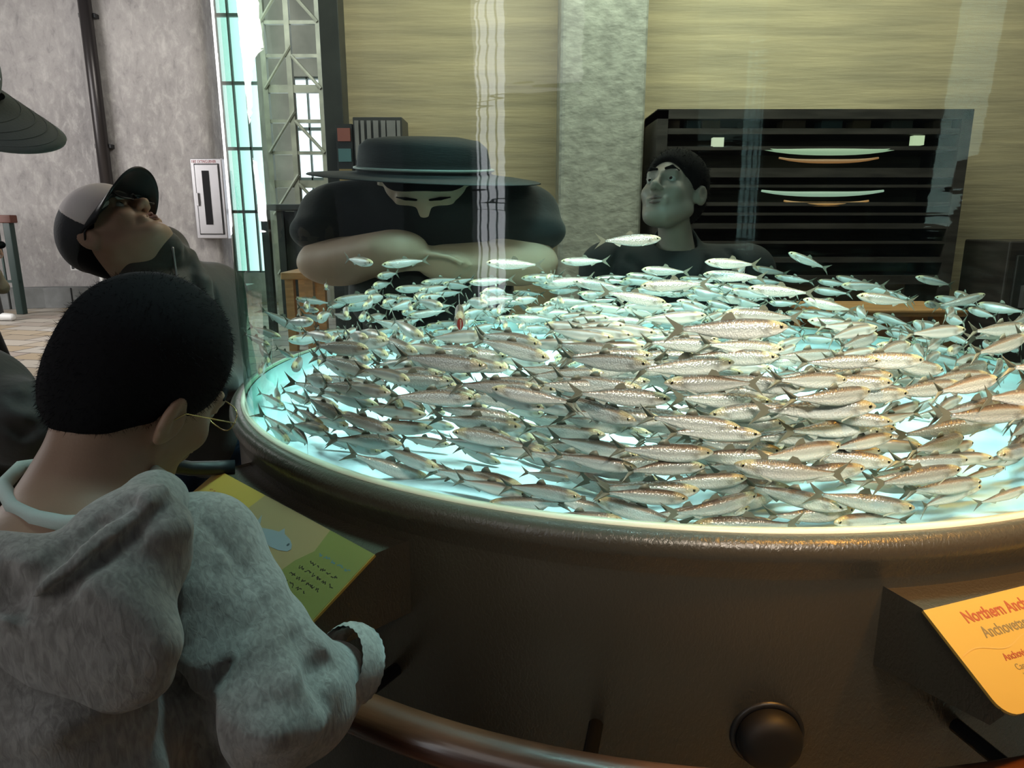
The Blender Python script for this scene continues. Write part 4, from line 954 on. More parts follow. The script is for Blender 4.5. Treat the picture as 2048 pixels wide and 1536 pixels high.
def hoodie_mat():
    m = mat('heather_grey_fleece', (0.335, 0.325, 0.310), 0.95, spec=0.15, sheen=0.35); N = m.node_tree.nodes; L = m.node_tree.links; b = N['Principled BSDF']
    tc = N.new('ShaderNodeTexCoord')
    mp = N.new('ShaderNodeMapping'); mp.inputs['Rotation'].default_value = (0.5, 0.7, 0.9); mp.inputs['Scale'].default_value = (1.0, 1.0, 0.32); L.new(tc.outputs['Object'], mp.inputs['Vector'])
    t = N.new('ShaderNodeTexNoise'); t.inputs['Scale'].default_value = 210; t.inputs['Detail'].default_value = 6; t.inputs['Distortion'].default_value = 0.7; L.new(mp.outputs[0], t.inputs['Vector'])
    u = N.new('ShaderNodeTexNoise'); u.inputs['Scale'].default_value = 22; u.inputs['Detail'].default_value = 4; L.new(tc.outputs['Object'], u.inputs['Vector'])
    r = N.new('ShaderNodeValToRGB'); r.color_ramp.elements[0].position = .34; r.color_ramp.elements[1].position = .68
    r.color_ramp.elements[0].color = (.27, .258, .242, 1); r.color_ramp.elements[1].color = (.45, .435, .41, 1); L.new(t.outputs['Fac'], r.inputs['Fac'])
    r2 = N.new('ShaderNodeValToRGB'); r2.color_ramp.elements[0].position = .35; r2.color_ramp.elements[1].position = .65
    r2.color_ramp.elements[0].color = (.86, .84, .83, 1); r2.color_ramp.elements[1].color = (1, 1, 1, 1); L.new(u.outputs['Fac'], r2.inputs['Fac'])
    L.new(mix_rgb(N, L, 1.0, r.outputs[0], r2.outputs[0], 'MULTIPLY'), b.inputs['Base Color'])
    bp = N.new('ShaderNodeBump'); bp.inputs['Strength'].default_value = .55; bp.inputs['Distance'].default_value = .0015; L.new(t.outputs['Fac'], bp.inputs['Height']); L.new(bp.outputs[0], b.inputs['Normal']); return m
M_hood_ = hoodie_mat()

# ---------------------------------------------------------------- boy in the grey hoodie, seen from behind
ho = at(284, 778, .72); BM = TM(ho, (.35, .85, -.40), (.47, .20, .86)); bs = .87
boy = empty('person', (-.30, .55, 0), 'person in a grey hoodie in the foreground, seen from behind, short black hair', 'person')
nb = at(165, 1015, .640)
hand_c = at(700, 1392, .615)
skin = xf(head_prims(), BM, bs) + [C_(BM @ Vector((0, .028, -.03)), nb, .041, .048, .03), C_(nb, at(120, 1240, .58), .05, .08, .03),
       C_(at(0, 1150, .60), at(330, 1130, .60), .036, None, .03), C_(at(430, 1110, .605), at(560, 1400, .55), .032, .030, .02), C_(at(560, 1400, .55), at(674, 1345, .605), .028, .018, .015),
       C_(at(-150, 1100, .62), at(60, 1080, .80), .032, .028, .02), C_(at(60, 1080, .80), at(240, 965, .735), .027, .017, .015)]
skin += [E_(at(160, 1085, .615), (.084, .060, .045), k=.03), E_(at(262, 958, .73), (.020, .016, .017), k=.01)] 
for (a, b_, c, r) in (((283, 940), (312, 946), (327, 982), .0068), ((280, 948), (303, 962), (313, 990), .0064), ((274, 955), (292, 975), (298, 998), .006), ((266, 962), (280, 984), (284, 1002), .0056)):
    k_ = (a[1] - 940) * .0012; skin += poly([at(*a, .725 + k_), at(*b_, .715 + k_), at(*c, .712 + k_)], [r * 1.15, r, r * .85], .003)
skin += poly([at(252, 975, .72), at(262, 995, .71), at(272, 1010, .71)], [.0085, .0075, .006], .004)
skin += hand_prims(at(676, 1342, .610), (at(684, 1372, .655) - at(676, 1342, .610)), (0, .45, -.9), (.35, .8, .3), .72)
body = sdf('body', skin, .0032, M_skin, boy, bounds=((-.62, .40, .62), (0.02, .95, 1.15)))
eyes(BM, bs, boy, M_ir); face_bits(BM, bs, boy, M_hair, M_lip)
hpl = hair_prims(); hpl[0] = E_((0, .016, .044), (.083, .096, .094)); hp = xf(hpl, BM, bs * 1.02)
def hair_noise(F, G): return F + .0003 * np.sin(G[..., 0] * 420 + 3 * np.sin(G[..., 2] * 160)) * np.sin(G[..., 2] * 330 + G[..., 1] * 200)
hair = sdf('hair', hp, .003, M_hair, boy, hair_noise)
strands(hair, M_hair, hair, 12000, .0075, .00022, 3, tuft=(at(120, 590, .62), .026, Vector((-.9, 0, .35)), 2.2))
# thin gold glasses
M_gold = mat('thin_gold_metal', (0.75, 0.58, 0.28), 0.25, 1.0)
def glasses(M, s, m, parent, r=.0012, lens=None, name='glasses'):
    g = None; b = MB()
    for sg in (-1, 1):
        pts = [M @ (Vector((sg * .033 + .024 * math.copysign(abs(math.cos(a)) ** .7, math.cos(a)), -.106 + .10 * abs(.024 * math.cos(a) * 1) , .000 + .017 * math.copysign(abs(math.sin(a)) ** .7, math.sin(a)))) * s) for a in np.arange(0, 2 * math.pi, .3)]
        b.tube(pts, r * s, 8, closed=True)
        b.tube([M @ (Vector(v) * s) for v in ((sg * .056, -.103, .004), (sg * .075, -.085, .006), (sg * .084, .005, .008), (sg * .086, .03, -.012))], r * s, 8)
    b.tube([M @ (Vector(v) * s) for v in ((-.009, -.106, .004), (0, -.110, .006), (.009, -.106, .004))], r * s, 8)
    g = b.build(name, m, parent, True)
    if lens:
        for sg in (-1, 1):
            b = MB(); pts = [M @ (Vector((sg * .033 + .023 * math.copysign(abs(math.cos(a)) ** .7, math.cos(a)), -.1055, .016 * math.copysign(abs(math.sin(a)) ** .7, math.sin(a)))) * s) for a in np.arange(0, 2 * math.pi, .3)]
            b.add(pts, [tuple(range(len(pts)))]); b.build('lens', lens, g)
    return g
glasses(BM, bs, M_gold, boy, .0008)
# white tee collar
ring = []
for k in range(28):
    a = 2 * math.pi * k / 28; c = at(162, 985, .632); ring.append(c + Vector((.079 * math.cos(a), .062 * math.sin(a) + .004, .010 * math.sin(a) + .010 * math.cos(a) * 0 - .014 + .018 * math.sin(a))))
ring = [at(*q) for q in ((5, 972, .63), (28, 1014, .592), (72, 1036, .575), (125, 1046, .568), (180, 1045, .568), (232, 1034, .572), (282, 1014, .586), (318, 988, .61), (330, 958, .65), (290, 930, .70), (160, 918, .72), (40, 935, .68))]
b = MB(); b.tube(ring, .0070, 12, closed=True); b.build('shirt_collar', mat('pale_mint_cotton', (0.58, 0.66, 0.62), 0.9, bump=.1, bscale=300), boy, True)
# hoodie
H = [E_(at(60, 1460, .50), (.132, .095, .165), k=.05), E_(at(60, 1800, .47), (.135, .10, .18), k=.05),
     C_(at(-60, 1160, .585), at(330, 1135, .590), .046, .048, .05), E_(at(400, 1092, .600), (.042, .044, .040), k=.04), E_(at(-190, 1100, .60), (.045, .045, .042), k=.04),
     C_(at(415, 1110, .600), at(520, 1370, .545), .047, .062, .03), C_(at(540, 1400, .545), at(665, 1352, .600), .057, .033, .03), E_(at(500, 1405, .535), (.052, .045, .045), k=.03), E_(at(615, 1425, .565), (.038, .038, .034), k=.03),
     C_(at(-190, 1110, .60), at(-60, 1230, .74), .048, .045, .03), C_(at(-60, 1230, .74), at(195, 985, .76), .043, .030, .03)]
top = [E_(nb + Vector((0, -.015, .03)), (.086, .085, .058), k=.012, op='s')]
base = list(H)
H += fold(base, [(352, 1110), (345, 1180), (352, 1270), (368, 1370), (384, 1450), (405, 1560)], [.004, .010, .013, .016, .020, .024], .012, 's', .002)
H += fold(base, [(425, 1105), (412, 1180), (410, 1260), (420, 1330)], [.003, .005, .005, .002], .012, 's', .001)
H += fold(base, [(440, 1120), (436, 1190), (438, 1260)], [.006, .008, .005], .014, 'u', .006)
H += fold(base, [(378, 1090), (382, 1180), (388, 1280), (400, 1360)], [.008, .012, .013, .010], .016, 'u', .006)
H += fold(base, [(640, 1300), (655, 1325), (672, 1335)], [.005, .006, .003], .010, 's', .001)
H += fold(base, [(600, 1280), (630, 1330), (650, 1400)], [.004, .006, .004], .02, 's', .002)
H += fold(base, [(460, 1440), (540, 1465), (620, 1460)], [.006, .010, .006], .02, 'u', .006)
H += fold(base, [(50, 1386), (120, 1380), (165, 1360), (240, 1330), (290, 1240)], [.002, .003, .004, .005, .006], .010, 's', .001)
H += fold(base, [(30, 1430), (120, 1445), (220, 1400)], [.004, .010, .004], .03, 'u', .006)
seam1 = fold(base, [(410, 1045), (450, 1090), (500, 1150), (530, 1205), (480, 1290), (405, 1410)], .0034, .004, 's', -.001)
H += seam1 + top
def cloth_noise(F, G):
    x, y, z = G[..., 0], G[..., 1], G[..., 2]
    return F + .0016 * np.sin(38 * x + 9 * np.sin(21 * z)) * np.sin(27 * z + 31 * y) + .0007 * np.sin(110 * x + 60 * z) * np.sin(90 * y - 70 * z)
hoodie = sdf('hoodie', H, .0036, M_hood_, boy, cloth_noise, bounds=((-.66, .33, .36), (0.05, .95, 1.0)))
# ribbed cuff at the right wrist
cw = at(697, 1328, .603); ax_ = (at(745, 1338, .635) - at(676, 1330, .595)).normalized(); up_ = Vector((-.25, 0, 1)); up_ = (up_ - ax_ * up_.dot(ax_)).normalized(); sd_ = ax_.cross(up_)
vs, fs = [], []; n = 56
for (d, r) in ((-.016, .027), (-.006, .031), (.004, .0315), (.016, .030), (.017, .0265), (.004, .0275), (-.010, .026)):
    for k in range(n):
        a = 2 * math.pi * k / n; rr_ = r * 1.12 + .0005 * math.cos(k * math.pi); vs.append(cw + ax_ * d + (up_ * math.cos(a) * 1.10 + sd_ * math.sin(a) * .92) * rr_)
for i in range(6):
    for k in range(n): l = (k + 1) % n; fs.append((i * n + k, i * n + l, (i + 1) * n + l, (i + 1) * n + k))
b = MB(); b.add(vs, fs); b.build('cuff', M_hood_, hoodie, True)
# hood hanging down the back
HD = [E_(at(70, 1245, .475), (.105, .030, .070), Matrix.Rotation(.30, 3, 'Y'), k=.02), E_(at(150, 1270, .455), (.070, .026, .055), Matrix.Rotation(.6, 3, 'Y'), k=.03),
      E_(at(262, 1110, .510), (.045, .038, .060), Matrix.Rotation(.5, 3, 'Y'), k=.03), E_(at(300, 1025, .562), (.026, .040, .034), k=.03), C_(at(305, 985, .590), at(262, 975, .68), .019, .016, .02)]
HD += poly([at(-140, 1110, .56), at(-60, 1060, .565), at(-20, 1010, .585), at(5, 975, .60)], [.026, .018, .013, .010], .02)
b0 = list(HD)
HD += fold(b0, [(322, 985), (292, 1010), (230, 1065), (160, 1120), (90, 1180), (20, 1228)], [.006, .007, .008, .008, .008, .008, .008], .008, 'u', .003)
HD += fold(b0, [(255, 1010), (200, 1050), (130, 1105), (60, 1160), (0, 1200)], [.004, .006, .007, .007, .007], .008, 's', .000)
HD += fold(b0, [(326, 1020), (272, 1068), (200, 1122), (128, 1182), (45, 1240)], [.004, .006, .006, .006, .004], .005, 's', -.001)
HD += fold(b0, [(10, 1150), (20, 1195), (35, 1215)], [.006, .008, .004], .01, 's', .0)
HD += [E_(nb + Vector((0, -.012, .032)), (.090, .095, .060), k=.010, op='s')]
sdf('hood', HD, .0030, M_hood_, hoodie, cloth_noise, bounds=((-.62, .34, .5), (0.0, .95, 1.1)))
# trousers and shoes below the picture
hipz = .47; T_ = [E_((-.36, .50, .50), (.13, .11, .10), k=.04)]
for sg, yy in ((-1, .40), (1, .52)): T_ += [C_((-.36 + sg * .065, .50, .46), (-.36 + sg * .085, yy + .05, .25), .070, .052, .03), C_((-.36 + sg * .085, yy + .05, .25), (-.36 + sg * .09, yy - .02, .045), .052, .042, .02)]
sdf('trousers', T_, .007, M_blackc, boy, bounds=((-.6, .2, .035), (0, .8, .56)))
for sg, yy in ((-1, .40), (1, .52)):
    x = -.36 + sg * .09; sdf('shoe', [C_((x, yy - .04, .035), (x + .01, yy + .10, .030), .034, .030, .02), E_((x, yy - .02, .05), (.034, .045, .04), k=.02), E_((x, yy, -.05), (.2, .3, .052), k=.004, op='s')], .004, M_white, boy)

# ---------------------------------------------------------------- caps
def cap(M, s, parent, m_crown, m_brim, m_panel=None, brim=0.0):
    P = [E_((0, .012, .045), (.086, .105, .088)), E_((0, .0, -.135), (.32, .32, .150), k=.004, op='s')]
    c = sdf('cap_crown', xf(P, M, s), .003 * s, m_crown, parent)
    if m_panel:
        P2 = [E_((0, .008, .046), (.0870, .1058, .0888)), E_((0, .0, -.135), (.32, .32, .152), k=.002, op='s'), E_((0, .20, .0), (.25, .22, .3), k=.002, op='s')]
        sdf('front_panel', xf(P2, M, s), .003 * s, m_panel, parent)
    b = MB(); na, nv_ = 28, 8; vs = []
    for i in range(na + 1):
        a = math.pi * i / na
        for j in range(nv_ + 1):
            v = j / nv_; ix, iy = .080 * math.cos(a), .008 - .094 * math.sin(a); ox, oy = .083 * math.cos(a), -.030 - (.135 + brim) * math.sin(a) ** .8
            x, y = ix * (1 - v) + ox * v, iy * (1 - v) + oy * v; vs.append(M @ (Vector((x, y, .020 - .020 * (math.cos(a) ** 2) * (.4 + .6 * v) - .010 * v + .003)) * s))
    fs = [(i * (nv_ + 1) + j, (i + 1) * (nv_ + 1) + j, (i + 1) * (nv_ + 1) + j + 1, i * (nv_ + 1) + j + 1) for i in range(na) for j in range(nv_)]
    b.add(vs, fs); o = b.build('cap_brim', m_brim, parent, True); md = o.modifiers.new('thick', 'SOLIDIFY'); md.thickness = .004 * s; md.offset = 0
    for v_ in (.35, .55, .72, .88):
        bb = MB(); pts = []
        for i in range(2, na - 1):
            a = math.pi * i / na; ix, iy = .080 * math.cos(a), .008 - .094 * math.sin(a); ox, oy = .083 * math.cos(a), -.030 - (.135 + brim) * math.sin(a) ** .8
            pts.append(M @ (Vector((ix * (1 - v_) + ox * v_, iy * (1 - v_) + oy * v_, .020 - .020 * (math.cos(a) ** 2) * (.4 + .6 * v_) - .010 * v_ + .0052)) * s))
        bb.tube(pts, .0007 * s, 6); bb.build('stitching', m_brim, o, True)
    bb = MB(); bb.tube([M @ (Vector((0, .012, .133)) * s), M @ (Vector((0, .012, .138)) * s)], .007 * s, 12); bb.build('top_button', m_crown, parent, True)
    return c

# ---------------------------------------------------------------- boy looking up, in a black and white cap
M_olive = mat('dark_olive_jacket', (0.048, 0.046, 0.037), 0.7, noise=.12, bump=.12, bscale=60, sheen=.2)
KM = TM(at(232, 472, 1.6), (.52, -.02, .85), (-.82, .25, .50)); Y0 = 1.6
kid = empty('person', (at(340, 600, 1.65).x, 1.65, 0), 'person in a black and white cap and glasses, head thrown back, dark olive jacket', 'person')
neck0 = KM @ Vector((0, .03, -.04)); nb2 = at(322, 545, 1.70)
sh_l, sh_r = at(428, 590, 1.80), at(300, 600, 1.60)
wr = at(365, 840, 1.35)
ks = xf(head_prims(), KM, .92) + [C_(neck0, nb2, .052, .058, .04), C_(KM @ Vector((0, -.02, -.07)), nb2 + Vector((.02, -.02, .03)), .035, .04, .03), E_(at(330, 505, 1.60), (.012, .012, .014), k=.015), C_(sh_l, sh_r, .05, None, .04), C_(at(365, 640, 1.7), at(390, 850, 1.66), .09, .10, .05),
      C_(sh_l, at(455, 760, 1.62), .035, .03, .02), C_(at(455, 760, 1.62), wr, .027, .018, .015)]
ks += hand_prims(wr, (.25, -.9, -.15), (.2, 0, -1), (.9, .2, 0), .8)
sdf('body', ks, .0038, M_skin2, kid, bounds=((-1.35, 1.1, .45), (-.4, 2.1, 1.5)))
eyes(KM, .92, kid, M_ir); face_bits(KM, .92, kid, M_hair, M_lip)
sdf('hair', xf([E_((0, .018, .036), (.080, .097, .084)), E_((0, .060, -.015), (.062, .040, .060), k=.03), E_((0, -.105, -.035), (.078, .065, .10), k=.01, op='s'), E_((0, -.02, -.14), (.12, .10, .115), k=.012, op='s')], KM, .92), .0035, M_hair, kid)
M_capw = mat('white_cap_cloth', (0.85, 0.78, 0.76), 0.8, bump=.1, bscale=150); M_capd = mat('charcoal_cap_cloth', (0.045, 0.048, 0.055), 0.8, bump=.15, bscale=200)
cap(KM, .96, kid, M_capd, M_black, M_capw, brim=.005)
glasses(KM, .92, M_black, kid, .0022, lens=mat('tinted_lens', (0.03, 0.03, 0.035), 0.08))
J = [C_(sh_l, sh_r, .078, .075, .06), C_(at(368, 640, 1.7), at(385, 850, 1.66), .125, .135, .06), C_(sh_l, at(446, 755, 1.66), .062, .055, .04), C_(at(446, 755, 1.66), at(440, 768, 1.38), .052, .036, .03),
     C_(sh_r, at(270, 800, 1.45), .065, .055, .04), C_(at(270, 800, 1.45), at(330, 860, 1.25), .052, .04, .03),
     C_(at(270, 525, 1.58), at(330, 492, 1.60), .035, .030, .03), C_(at(330, 492, 1.60), at(352, 520, 1.68), .030, .040, .02), C_(nb2, nb2 + Vector((0, .02, .05)), .075, .060, .03)]
jb = list(J)
for pts in ([(372, 505), (392, 560), (400, 640)], [(400, 515), (425, 570), (440, 660)], [(352, 510), (365, 580), (372, 660)]): J += fold(jb, pts, [.004, .007, .005], .015, 's', .0)
for pts in ([(385, 508), (408, 565), (420, 650)],): J += fold(jb, pts, [.006, .010, .007], .02, 'u', .004)
J += [C_(neck0, nb2 + Vector((-.01, -.01, .05)), .046, .050, .008, 's')]
jac = sdf('jacket', J, .0042, M_olive, kid)
b = MB(); zp = [trace(jb, x, y, -.003) for x, y in ((345, 495), (350, 530), (358, 580), (365, 640))]; b.tube([p for p in zp if p], .003, 6); b.build('zip', M_steel, jac, True)
tz = [E_((at(385, 850, 1.66).x, 1.68, .60), (.15, .12, .13), k=.04)]
xk = at(395, 850, 1.62).x
for sg, yy in ((-1, 1.60), (1, 1.72)): tz += [C_((xk + sg * .075, yy, .56), (xk + sg * .085, yy - .02, .32), .082, .062, .03), C_((xk + sg * .085, yy - .02, .32), (xk + sg * .09, yy + .03, .06), .062, .052, .02)]
sdf('jeans', tz, .006, M_denim, kid)
for sg, yy in ((-1, 1.63), (1, 1.75)): x = xk + sg * .09; sdf('shoe', [C_((x, yy + .05, .04), (x, yy - .13, .035), .040, .036, .02), E_((x, yy - .03, -.05), (.2, .4, .052), k=.004, op='s')], .005, M_black, kid)

# ---------------------------------------------------------------- person with a grey cap at the left edge
M_gcap = mat('grey_green_cap_cloth', (0.17, 0.19, 0.18), 0.8, bump=.12, bscale=260, sheen=.2)
LM = TM(at(-142, 180, 1.2), (.87, .10, -.46), (.46, -.40, .79)); L0 = at(-120, 175, 1.2)
lp = empty('person', (L0.x - .05, 1.22, 0), 'person at the left edge in a grey-green cap with long brim, facing right', 'person')
st = L0 + Vector((-.19, .03, -.30)); P = xf(head_prims(), LM, 1.0) + [C_(LM @ Vector((0, .03, -.04)), L0 + Vector((-.12, .03, -.21)), .052, .058, .04), C_(st + Vector((-.02, -.14, 0)), st + Vector((-.02, .14, 0)), .05, None, .04), C_(st, st + Vector((0, 0, -.4)), .10, .10, .05)]
sdf('body', P, .005, M_skin, lp); eyes(LM, 1, lp, M_ir); face_bits(LM, 1, lp, M_hair, M_lip)
sdf('hair', xf(hair_prims(), LM, 1.0), .005, M_hair, lp); cap(LM, 1.03, lp, M_gcap, M_gcap, None, brim=.035)
b = MB(); em = [LM @ (Vector(v) * 1.03) for v in ((.02, -.088, .062), (.008, -.092, .070), (-.006, -.092, .060), (-.02, -.088, .070), (.0, -.095, .05))]; b.tube(em, .003, 6); b.build('emblem', M_black, lp, True)
for k_, s_ in enumerate((-1, 1)): pass
PJ = [C_(st + Vector((-.02, -.16, .0)), st + Vector((-.02, .16, .0)), .07, None, .05), C_(st, st + Vector((0, 0, -.48)), .12, .13, .05), C_(st + Vector((-.02, .17, -.02)), st + Vector((.03, .20, -.25)), .055, .045, .03), C_(st + Vector((.03, .20, -.25)), st + Vector((-.10, .12, -.34)), .045, .038, .03),
      C_(st + Vector((-.02, -.17, -.02)), st + Vector((-.05, -.20, -.28)), .055, .045, .03), C_(st + Vector((-.05, -.20, -.28)), st + Vector((-.12, -.05, -.34)), .045, .038, .03)]
sdf('dark_jacket', PJ, .006, M_blackc, lp); z0_ = st.z - .45
TT = [E_((st.x, st.y, z0_), (.12, .16, .14), k=.04)]
for sg in (-1, 1): TT += [C_((st.x, st.y + sg * .08, z0_ - .05), (st.x - .02, st.y + sg * .09, .06), .085, .055, .03)]
sdf('trousers', TT, .01, M_blackc, lp)
for sg in (-1, 1): sdf('shoe', [C_((st.x - .04, st.y + sg * .09, .045), (st.x + .12, st.y + sg * .09, .035), .045, .036, .02), E_((st.x, st.y + sg * .09, -.05), (.4, .2, .052), k=.004, op='s')], .006, M_black, lp)

# ---------------------------------------------------------------- child in a black jacket, low at the left edge
M_bj = mat('brown_black_jacket', (0.035, 0.028, 0.026), 0.7, bump=.2, bscale=40, sheen=.15)
s0 = at(-75, 790, .90); dk = empty('person', (s0.x - .03, s0.y, 0), 'person in a brownish black jacket low at the left edge, only one sleeve showing', 'person')
DM = TM(s0 + Vector((-.03, .0, .19)), (.6, .7, -.3), (.2, .2, .95))
P = xf(head_prims(), DM, .92) + [C_(DM @ Vector((0, .03, -.04)), s0 + Vector((-.03, 0, .03)), .045, .05, .03), C_(s0 + Vector((-.03, 0, 0)), s0 + Vector((-.04, 0, -.3)), .07, .08, .03)]
el = at(40, 845, .84); wr2 = at(80, 900, .98)
P += [C_(s0 + Vector((.04, -.03, 0)), el, .03, .027, .02), C_(el, wr2, .026, .018, .02)] + hand_prims(wr2, (.2, .9, -.1), (0, .1, -1), (.9, -.2, 0), .75)
sdf('body', P, .0055, M_skin, dk); eyes(DM, .92, dk, M_ir); face_bits(DM, .92, dk, M_hair, M_lip); sdf('hair', xf(hair_prims(), DM, .95), .005, M_hair, dk)
P = [C_(s0 + Vector((-.09, .03, 0)), s0 + Vector((.03, -.02, 0)), .055, .060, .04), C_(s0 + Vector((-.03, 0, -.03)), s0 + Vector((-.03, 0, -.36)), .10, .11, .05), C_(s0 + Vector((.04, -.02, -.01)), el, .052, .046, .03), C_(el, wr2, .044, .032, .03)]
jb = list(P)
for pts in ([(20, 790), (45, 800), (70, 790)], [(15, 850), (50, 865), (85, 850)], [(60, 770), (75, 800), (80, 830)]): P += fold(jb, pts, [.003, .006, .003], .012, 's', .0)
sdf('jacket', P, .005, M_bj, dk); P = [E_((s0.x - .03, s0.y, .40), (.11, .11, .10), k=.03)]
for sg in (-1, 1): P += [C_((s0.x - .03 + sg * .06, s0.y, .38), (s0.x - .03 + sg * .07, s0.y, .05), .065, .045, .03)]
sdf('trousers', P, .009, M_blackc, dk)
for sg in (-1, 1): x = s0.x - .03 + sg * .07; sdf('shoe', [C_((x, s0.y - .03, .04), (x + .03, s0.y + .11, .035), .038, .032, .02), E_((x, s0.y, -.05), (.2, .4, .052), k=.004, op='s')], .006, M_black, dk)

# ---------------------------------------------------------------- visitor standing far off at the left edge
fx, fy = at(-18, 620, 8.0).x, 8.0; fp = empty('person', (fx, fy, 0), 'person standing far off at the left edge by the railing, dark trousers, pale shoes', 'person')
FMx = TM((fx - .05, fy, 1.58), (.7, .6, -.1), (.05, 0, 1))
P = xf(head_prims(), FMx, 1.0) + [C_(FMx @ Vector((0, .03, -.05)), (fx - .05, fy, 1.36), .05, .06, .04), C_((fx - .05, fy - .15, 1.32), (fx - .05, fy + .15, 1.32), .05, None, .04), C_((fx - .05, fy, 1.3), (fx - .05, fy, .95), .1, .1, .05)]
for sg in (-1, 1): P += [C_((fx - .05, fy + sg * .18, 1.30), (fx - .03, fy + sg * .22, 1.02), .045, .038, .03), C_((fx - .03, fy + sg * .22, 1.02), (fx + .05, fy + sg * .2, .80), .036, .028, .02)] + hand_prims((fx + .05, fy + sg * .2, .80), (.2, 0, -1), (0, -sg, 0), (1, 0, 0), .9)
sdf('body', P, .009, M_skin, fp); sdf('hair', xf(hair_prims(), FMx, 1.0), .008, M_hair, fp)
P = [C_((fx - .05, fy - .15, 1.32), (fx - .05, fy + .15, 1.32), .07, None, .05), C_((fx - .05, fy, 1.3), (fx - .05, fy, .92), .13, .13, .05)]
for sg in (-1, 1): P += [C_((fx - .05, fy + sg * .18, 1.30), (fx - .03, fy + sg * .22, 1.02), .06, .05, .03), C_((fx - .03, fy + sg * .22, 1.02), (fx + .04, fy + sg * .2, .84), .048, .04, .02)]
sdf('dark_sweater', P, .012, M_blackc, fp)
P = [E_((fx - .05, fy, .90), (.12, .16, .13), k=.04)]
for sg, dx in ((-1, .14), (1, -.12)): P += [C_((fx - .05, fy + sg * .08, .85), (fx + dx * .7, fy + sg * .08, .47), .09, .065, .03), C_((fx + dx * .7, fy + sg * .08, .47), (fx + dx, fy + sg * .08, .08), .062, .05, .03)]
sdf('trousers', P, .012, M_blackc, fp)
for sg, dx in ((-1, .14), (1, -.12)): sdf('shoe', [C_((fx + dx - .06, fy + sg * .08, .05), (fx + dx + .14, fy + sg * .08, .04), .05, .04, .02), E_((fx + dx, fy + sg * .08, -.05), (.4, .2, .052), k=.004, op='s')], .007, M_white, fp)

# ---------------------------------------------------------------- man behind the tank, looking up
mo = at(1345, 388, 2.5); MM = TM(mo, (-.56, -.70, .44), (.22, .38, .90)); ms = 1.22
man = empty('person', (mo.x, 2.56, 0), 'person in a black t-shirt behind the aquarium, gazing up, short dark hair', 'person')
mn = at(1352, 492, 2.55); sL, sR = at(1215, 540, 2.6), at(1492, 545, 2.6)
P = xf(head_prims(), MM, ms) + [C_(MM @ (Vector((0, .03, -.05)) * ms), mn, .052, .062, .03), C_(sL, sR, .075, None, .06), C_(mn + Vector((0, 0, -.14)), at(1352, 760, 2.6), .12, .15, .05)]
for s_, q, w_ in ((-1, sL, at(1190, 760, 2.45)), (1, sR, at(1530, 760, 2.45))):
    P += [C_(q, w_ + Vector((s_ * .03, .1, .05)), .055, .045, .03), C_(w_ + Vector((s_ * .03, .1, .05)), w_ + Vector((-s_ * .1, .0, -.14)), .042, .032, .03)] + hand_prims(w_ + Vector((-s_ * .1, .0, -.14)), (-s_ * .5, -.2, -.8), (0, -1, 0), (s_, 0, 0), 1.0)
sdf('body', P, .006, M_skin3, man); eyes(MM, ms, man, M_ir); face_bits(MM, ms, man, M_hair, M_lip3)
mh = sdf('hair', xf([E_((0, .018, .045), (.086, .100, .089)), E_((0, .06, -.01), (.068, .045, .062), k=.03), E_((.0, -.10, -.03), (.075, .062, .098), k=.014, op='s'), E_((0, -.03, -.13), (.12, .10, .12), k=.012, op='s'), E_((.092, .010, -.01), (.022, .03, .045), k=.006, op='s'), E_((-.092, .010, -.01), (.022, .03, .045), k=.006, op='s')], MM, ms), .0045, M_hair, man)
strands(mh, M_hair, mh, 2200, .014, .0007, 5, down=.3)
b0 = [C_(sL, sR, .10, None, .07), C_(mn + Vector((0, 0, -.15)), at(1352, 780, 2.62), .16, .19, .06), C_(sL, sL + Vector((-.05, -.05, -.24)), .085, .075, .04), C_(sR, sR + Vector((.05, -.05, -.24)), .085, .075, .04), C_(mn + Vector((0, .02, .005)), mn + Vector((0, .02, -.08)), .080, .12, .04)]
P = list(b0)
for pts in ([(1260, 520), (1300, 560)], [(1420, 520), (1400, 570)], [(1240, 500), (1215, 560)], [(1460, 500), (1490, 570)]): P += fold(b0, pts, .008, .03, 's', 0)
P += [C_(MM @ (Vector((0, 0, -.04)) * ms), mn + Vector((0, -.01, -.005)), .062, .070, .01, 's')]
sdf('black_t_shirt', P, .007, mat('black_jersey', (0.012, 0.017, 0.022), 0.8), man)
def legs(parent, x, y, top, m, ms_, w=.10):
    P = [E_((x, y, top), (.17, .13, .14), k=.05)]
    for sg in (-1, 1): P += [C_((x + sg * w, y, top - .06), (x + sg * w * 1.1, y, top * .5), .095, .07, .04), C_((x + sg * w * 1.1, y, top * .5), (x + sg * w * 1.15, y + .02, .07), .068, .052, .03)]
    sdf('trousers', P, .011, m, parent)
    for sg in (-1, 1): sdf('shoe', [C_((x + sg * w * 1.15, y + .06, .05), (x + sg * w * 1.2, y - .16, .04), .048, .042, .02), E_((x + sg * w, y, -.05), (.3, .4, .052), k=.004, op='s')], .008, ms_, parent)
legs(man, mo.x, 2.62, .58, M_denim, M_black)

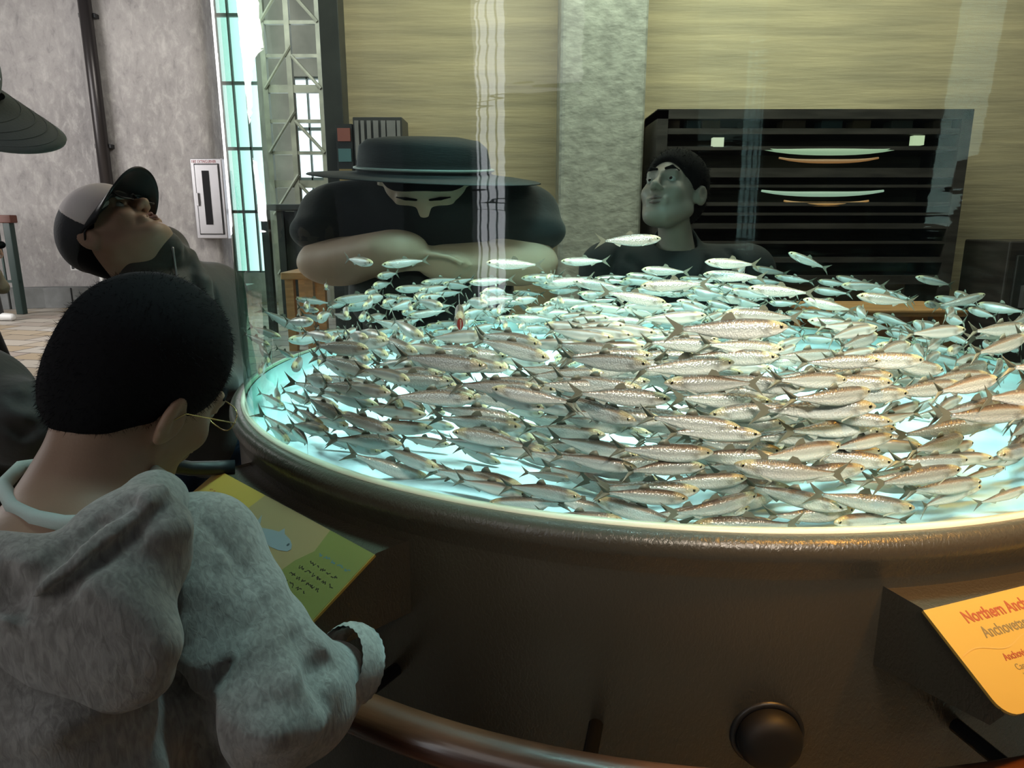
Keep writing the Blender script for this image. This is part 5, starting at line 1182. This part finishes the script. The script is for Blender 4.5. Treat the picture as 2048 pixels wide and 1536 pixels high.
# ---------------------------------------------------------------- wide figure in a hat behind the tank, left of centre
hc = at(850, 352, 2.32); hat_p = empty('person', (hc.x, 2.36, 0), 'person in a flat wide-brimmed dark hat and black t-shirt behind the aquarium', 'person')
def hz(py, Y=2.34): return at(838, py, Y).z
HMx = TM(Vector((hc.x, 2.33, hz(366))), (0, -.62, -.78), (0, -.78, .62)); X0 = hc.x
zs_ = hz(416); P = xf(head_prims(), HMx, 1.0) + [C_(HMx @ Vector((0, .03, -.03)), (X0, 2.40, hz(425)), .055, .07, .04), C_((X0 - .16, 2.42, zs_), (X0 + .16, 2.42, zs_), .06, None, .05), C_((X0, 2.42, zs_ - .02), (X0, 2.42, hz(620)), .12, .13, .06)]
for s_ in (-1, 1):
    e_ = Vector((X0 + s_ * .165, 2.33, hz(525))); w_ = Vector((X0 + s_ * .045, 2.20 + .03 * s_, hz(508 + 14 * s_)))
    P += [C_((X0 + s_ * .16, 2.42, zs_), e_, .055, .058, .03), C_(e_, w_, .074, .058, .03)] + hand_prims(w_, (-s_, .0, -.15), (0, .3, -1), (0, -1, -.2), .9)
sdf('body', P, .006, mat('blurred_tan_skin', (0.78, 0.54, 0.40), 0.5, noise=.15, nscale=8), hat_p); eyes(HMx, 1, hat_p, M_ir); face_bits(HMx, 1, hat_p, M_hair, M_lip)
sdf('hair', xf(hair_prims(), HMx, 1.0), .006, M_hair, hat_p)
P = [C_((X0 - .155, 2.42, zs_), (X0 + .155, 2.42, zs_), .075, None, .06), C_((X0, 2.42, zs_ - .02), (X0, 2.42, hz(600)), .15, .16, .06), C_((X0, 2.41, hz(392)), (X0, 2.42, zs_), .07, .12, .05)]
for s_ in (-1, 1): P += [C_((X0 + s_ * .155, 2.42, zs_), (X0 + s_ * .18, 2.36, hz(462)), .078, .075, .04)]
P += [E_(HMx @ Vector((0, 0, -.10)), (.062, .06, .05), k=.02, op='s')]
sdf('black_t_shirt', P, .007, M_blackc, hat_p)
b = MB(); prof_ = []
hp_ = [(.0005, .112), (.06, .110), (.098, .100), (.112, .080), (.117, .035), (.119, .004), (.135, .000), (.170, -.004), (.205, -.010), (.207, -.013), (.17, -.009), (.12, -.005)]
R_ = Matrix.Rotation(math.radians(7), 4, 'X'); vs = []; n = 64
for k in range(n):
    a = 2 * math.pi * k / n
    for r_, z in hp_: vs.append(Vector((X0, 2.30, hz(350))) + (R_ @ Vector((r_ * math.cos(a), r_ * 1.05 * math.sin(a), z - .015 * math.cos(a) * (r_ / .2) ** 2))))
fs = [(k * 12 + i, ((k + 1) % n) * 12 + i, ((k + 1) % n) * 12 + i + 1, k * 12 + i + 1) for k in range(n) for i in range(11)]
b.add(vs, fs); ht = b.build('hat', mat('dark_straw_hat', (0.03, 0.033, 0.035), 0.7, bump=.2, bscale=80, stretch=(1, 1, 6)), hat_p, True)
b = MB(); b.tube([Vector((X0, 2.30, hz(350) + .016)) + R_ @ Vector((.120 * math.cos(a), .126 * math.sin(a), -.005 * math.cos(a))) for a in np.arange(0, 2 * math.pi, .15)], .005, 6, closed=True); b.build('hat_band', M_finp, ht, True)
legs(hat_p, X0, 2.42, .50, M_denim, M_black)
hat_p.scale = (1.76, 1, 1)
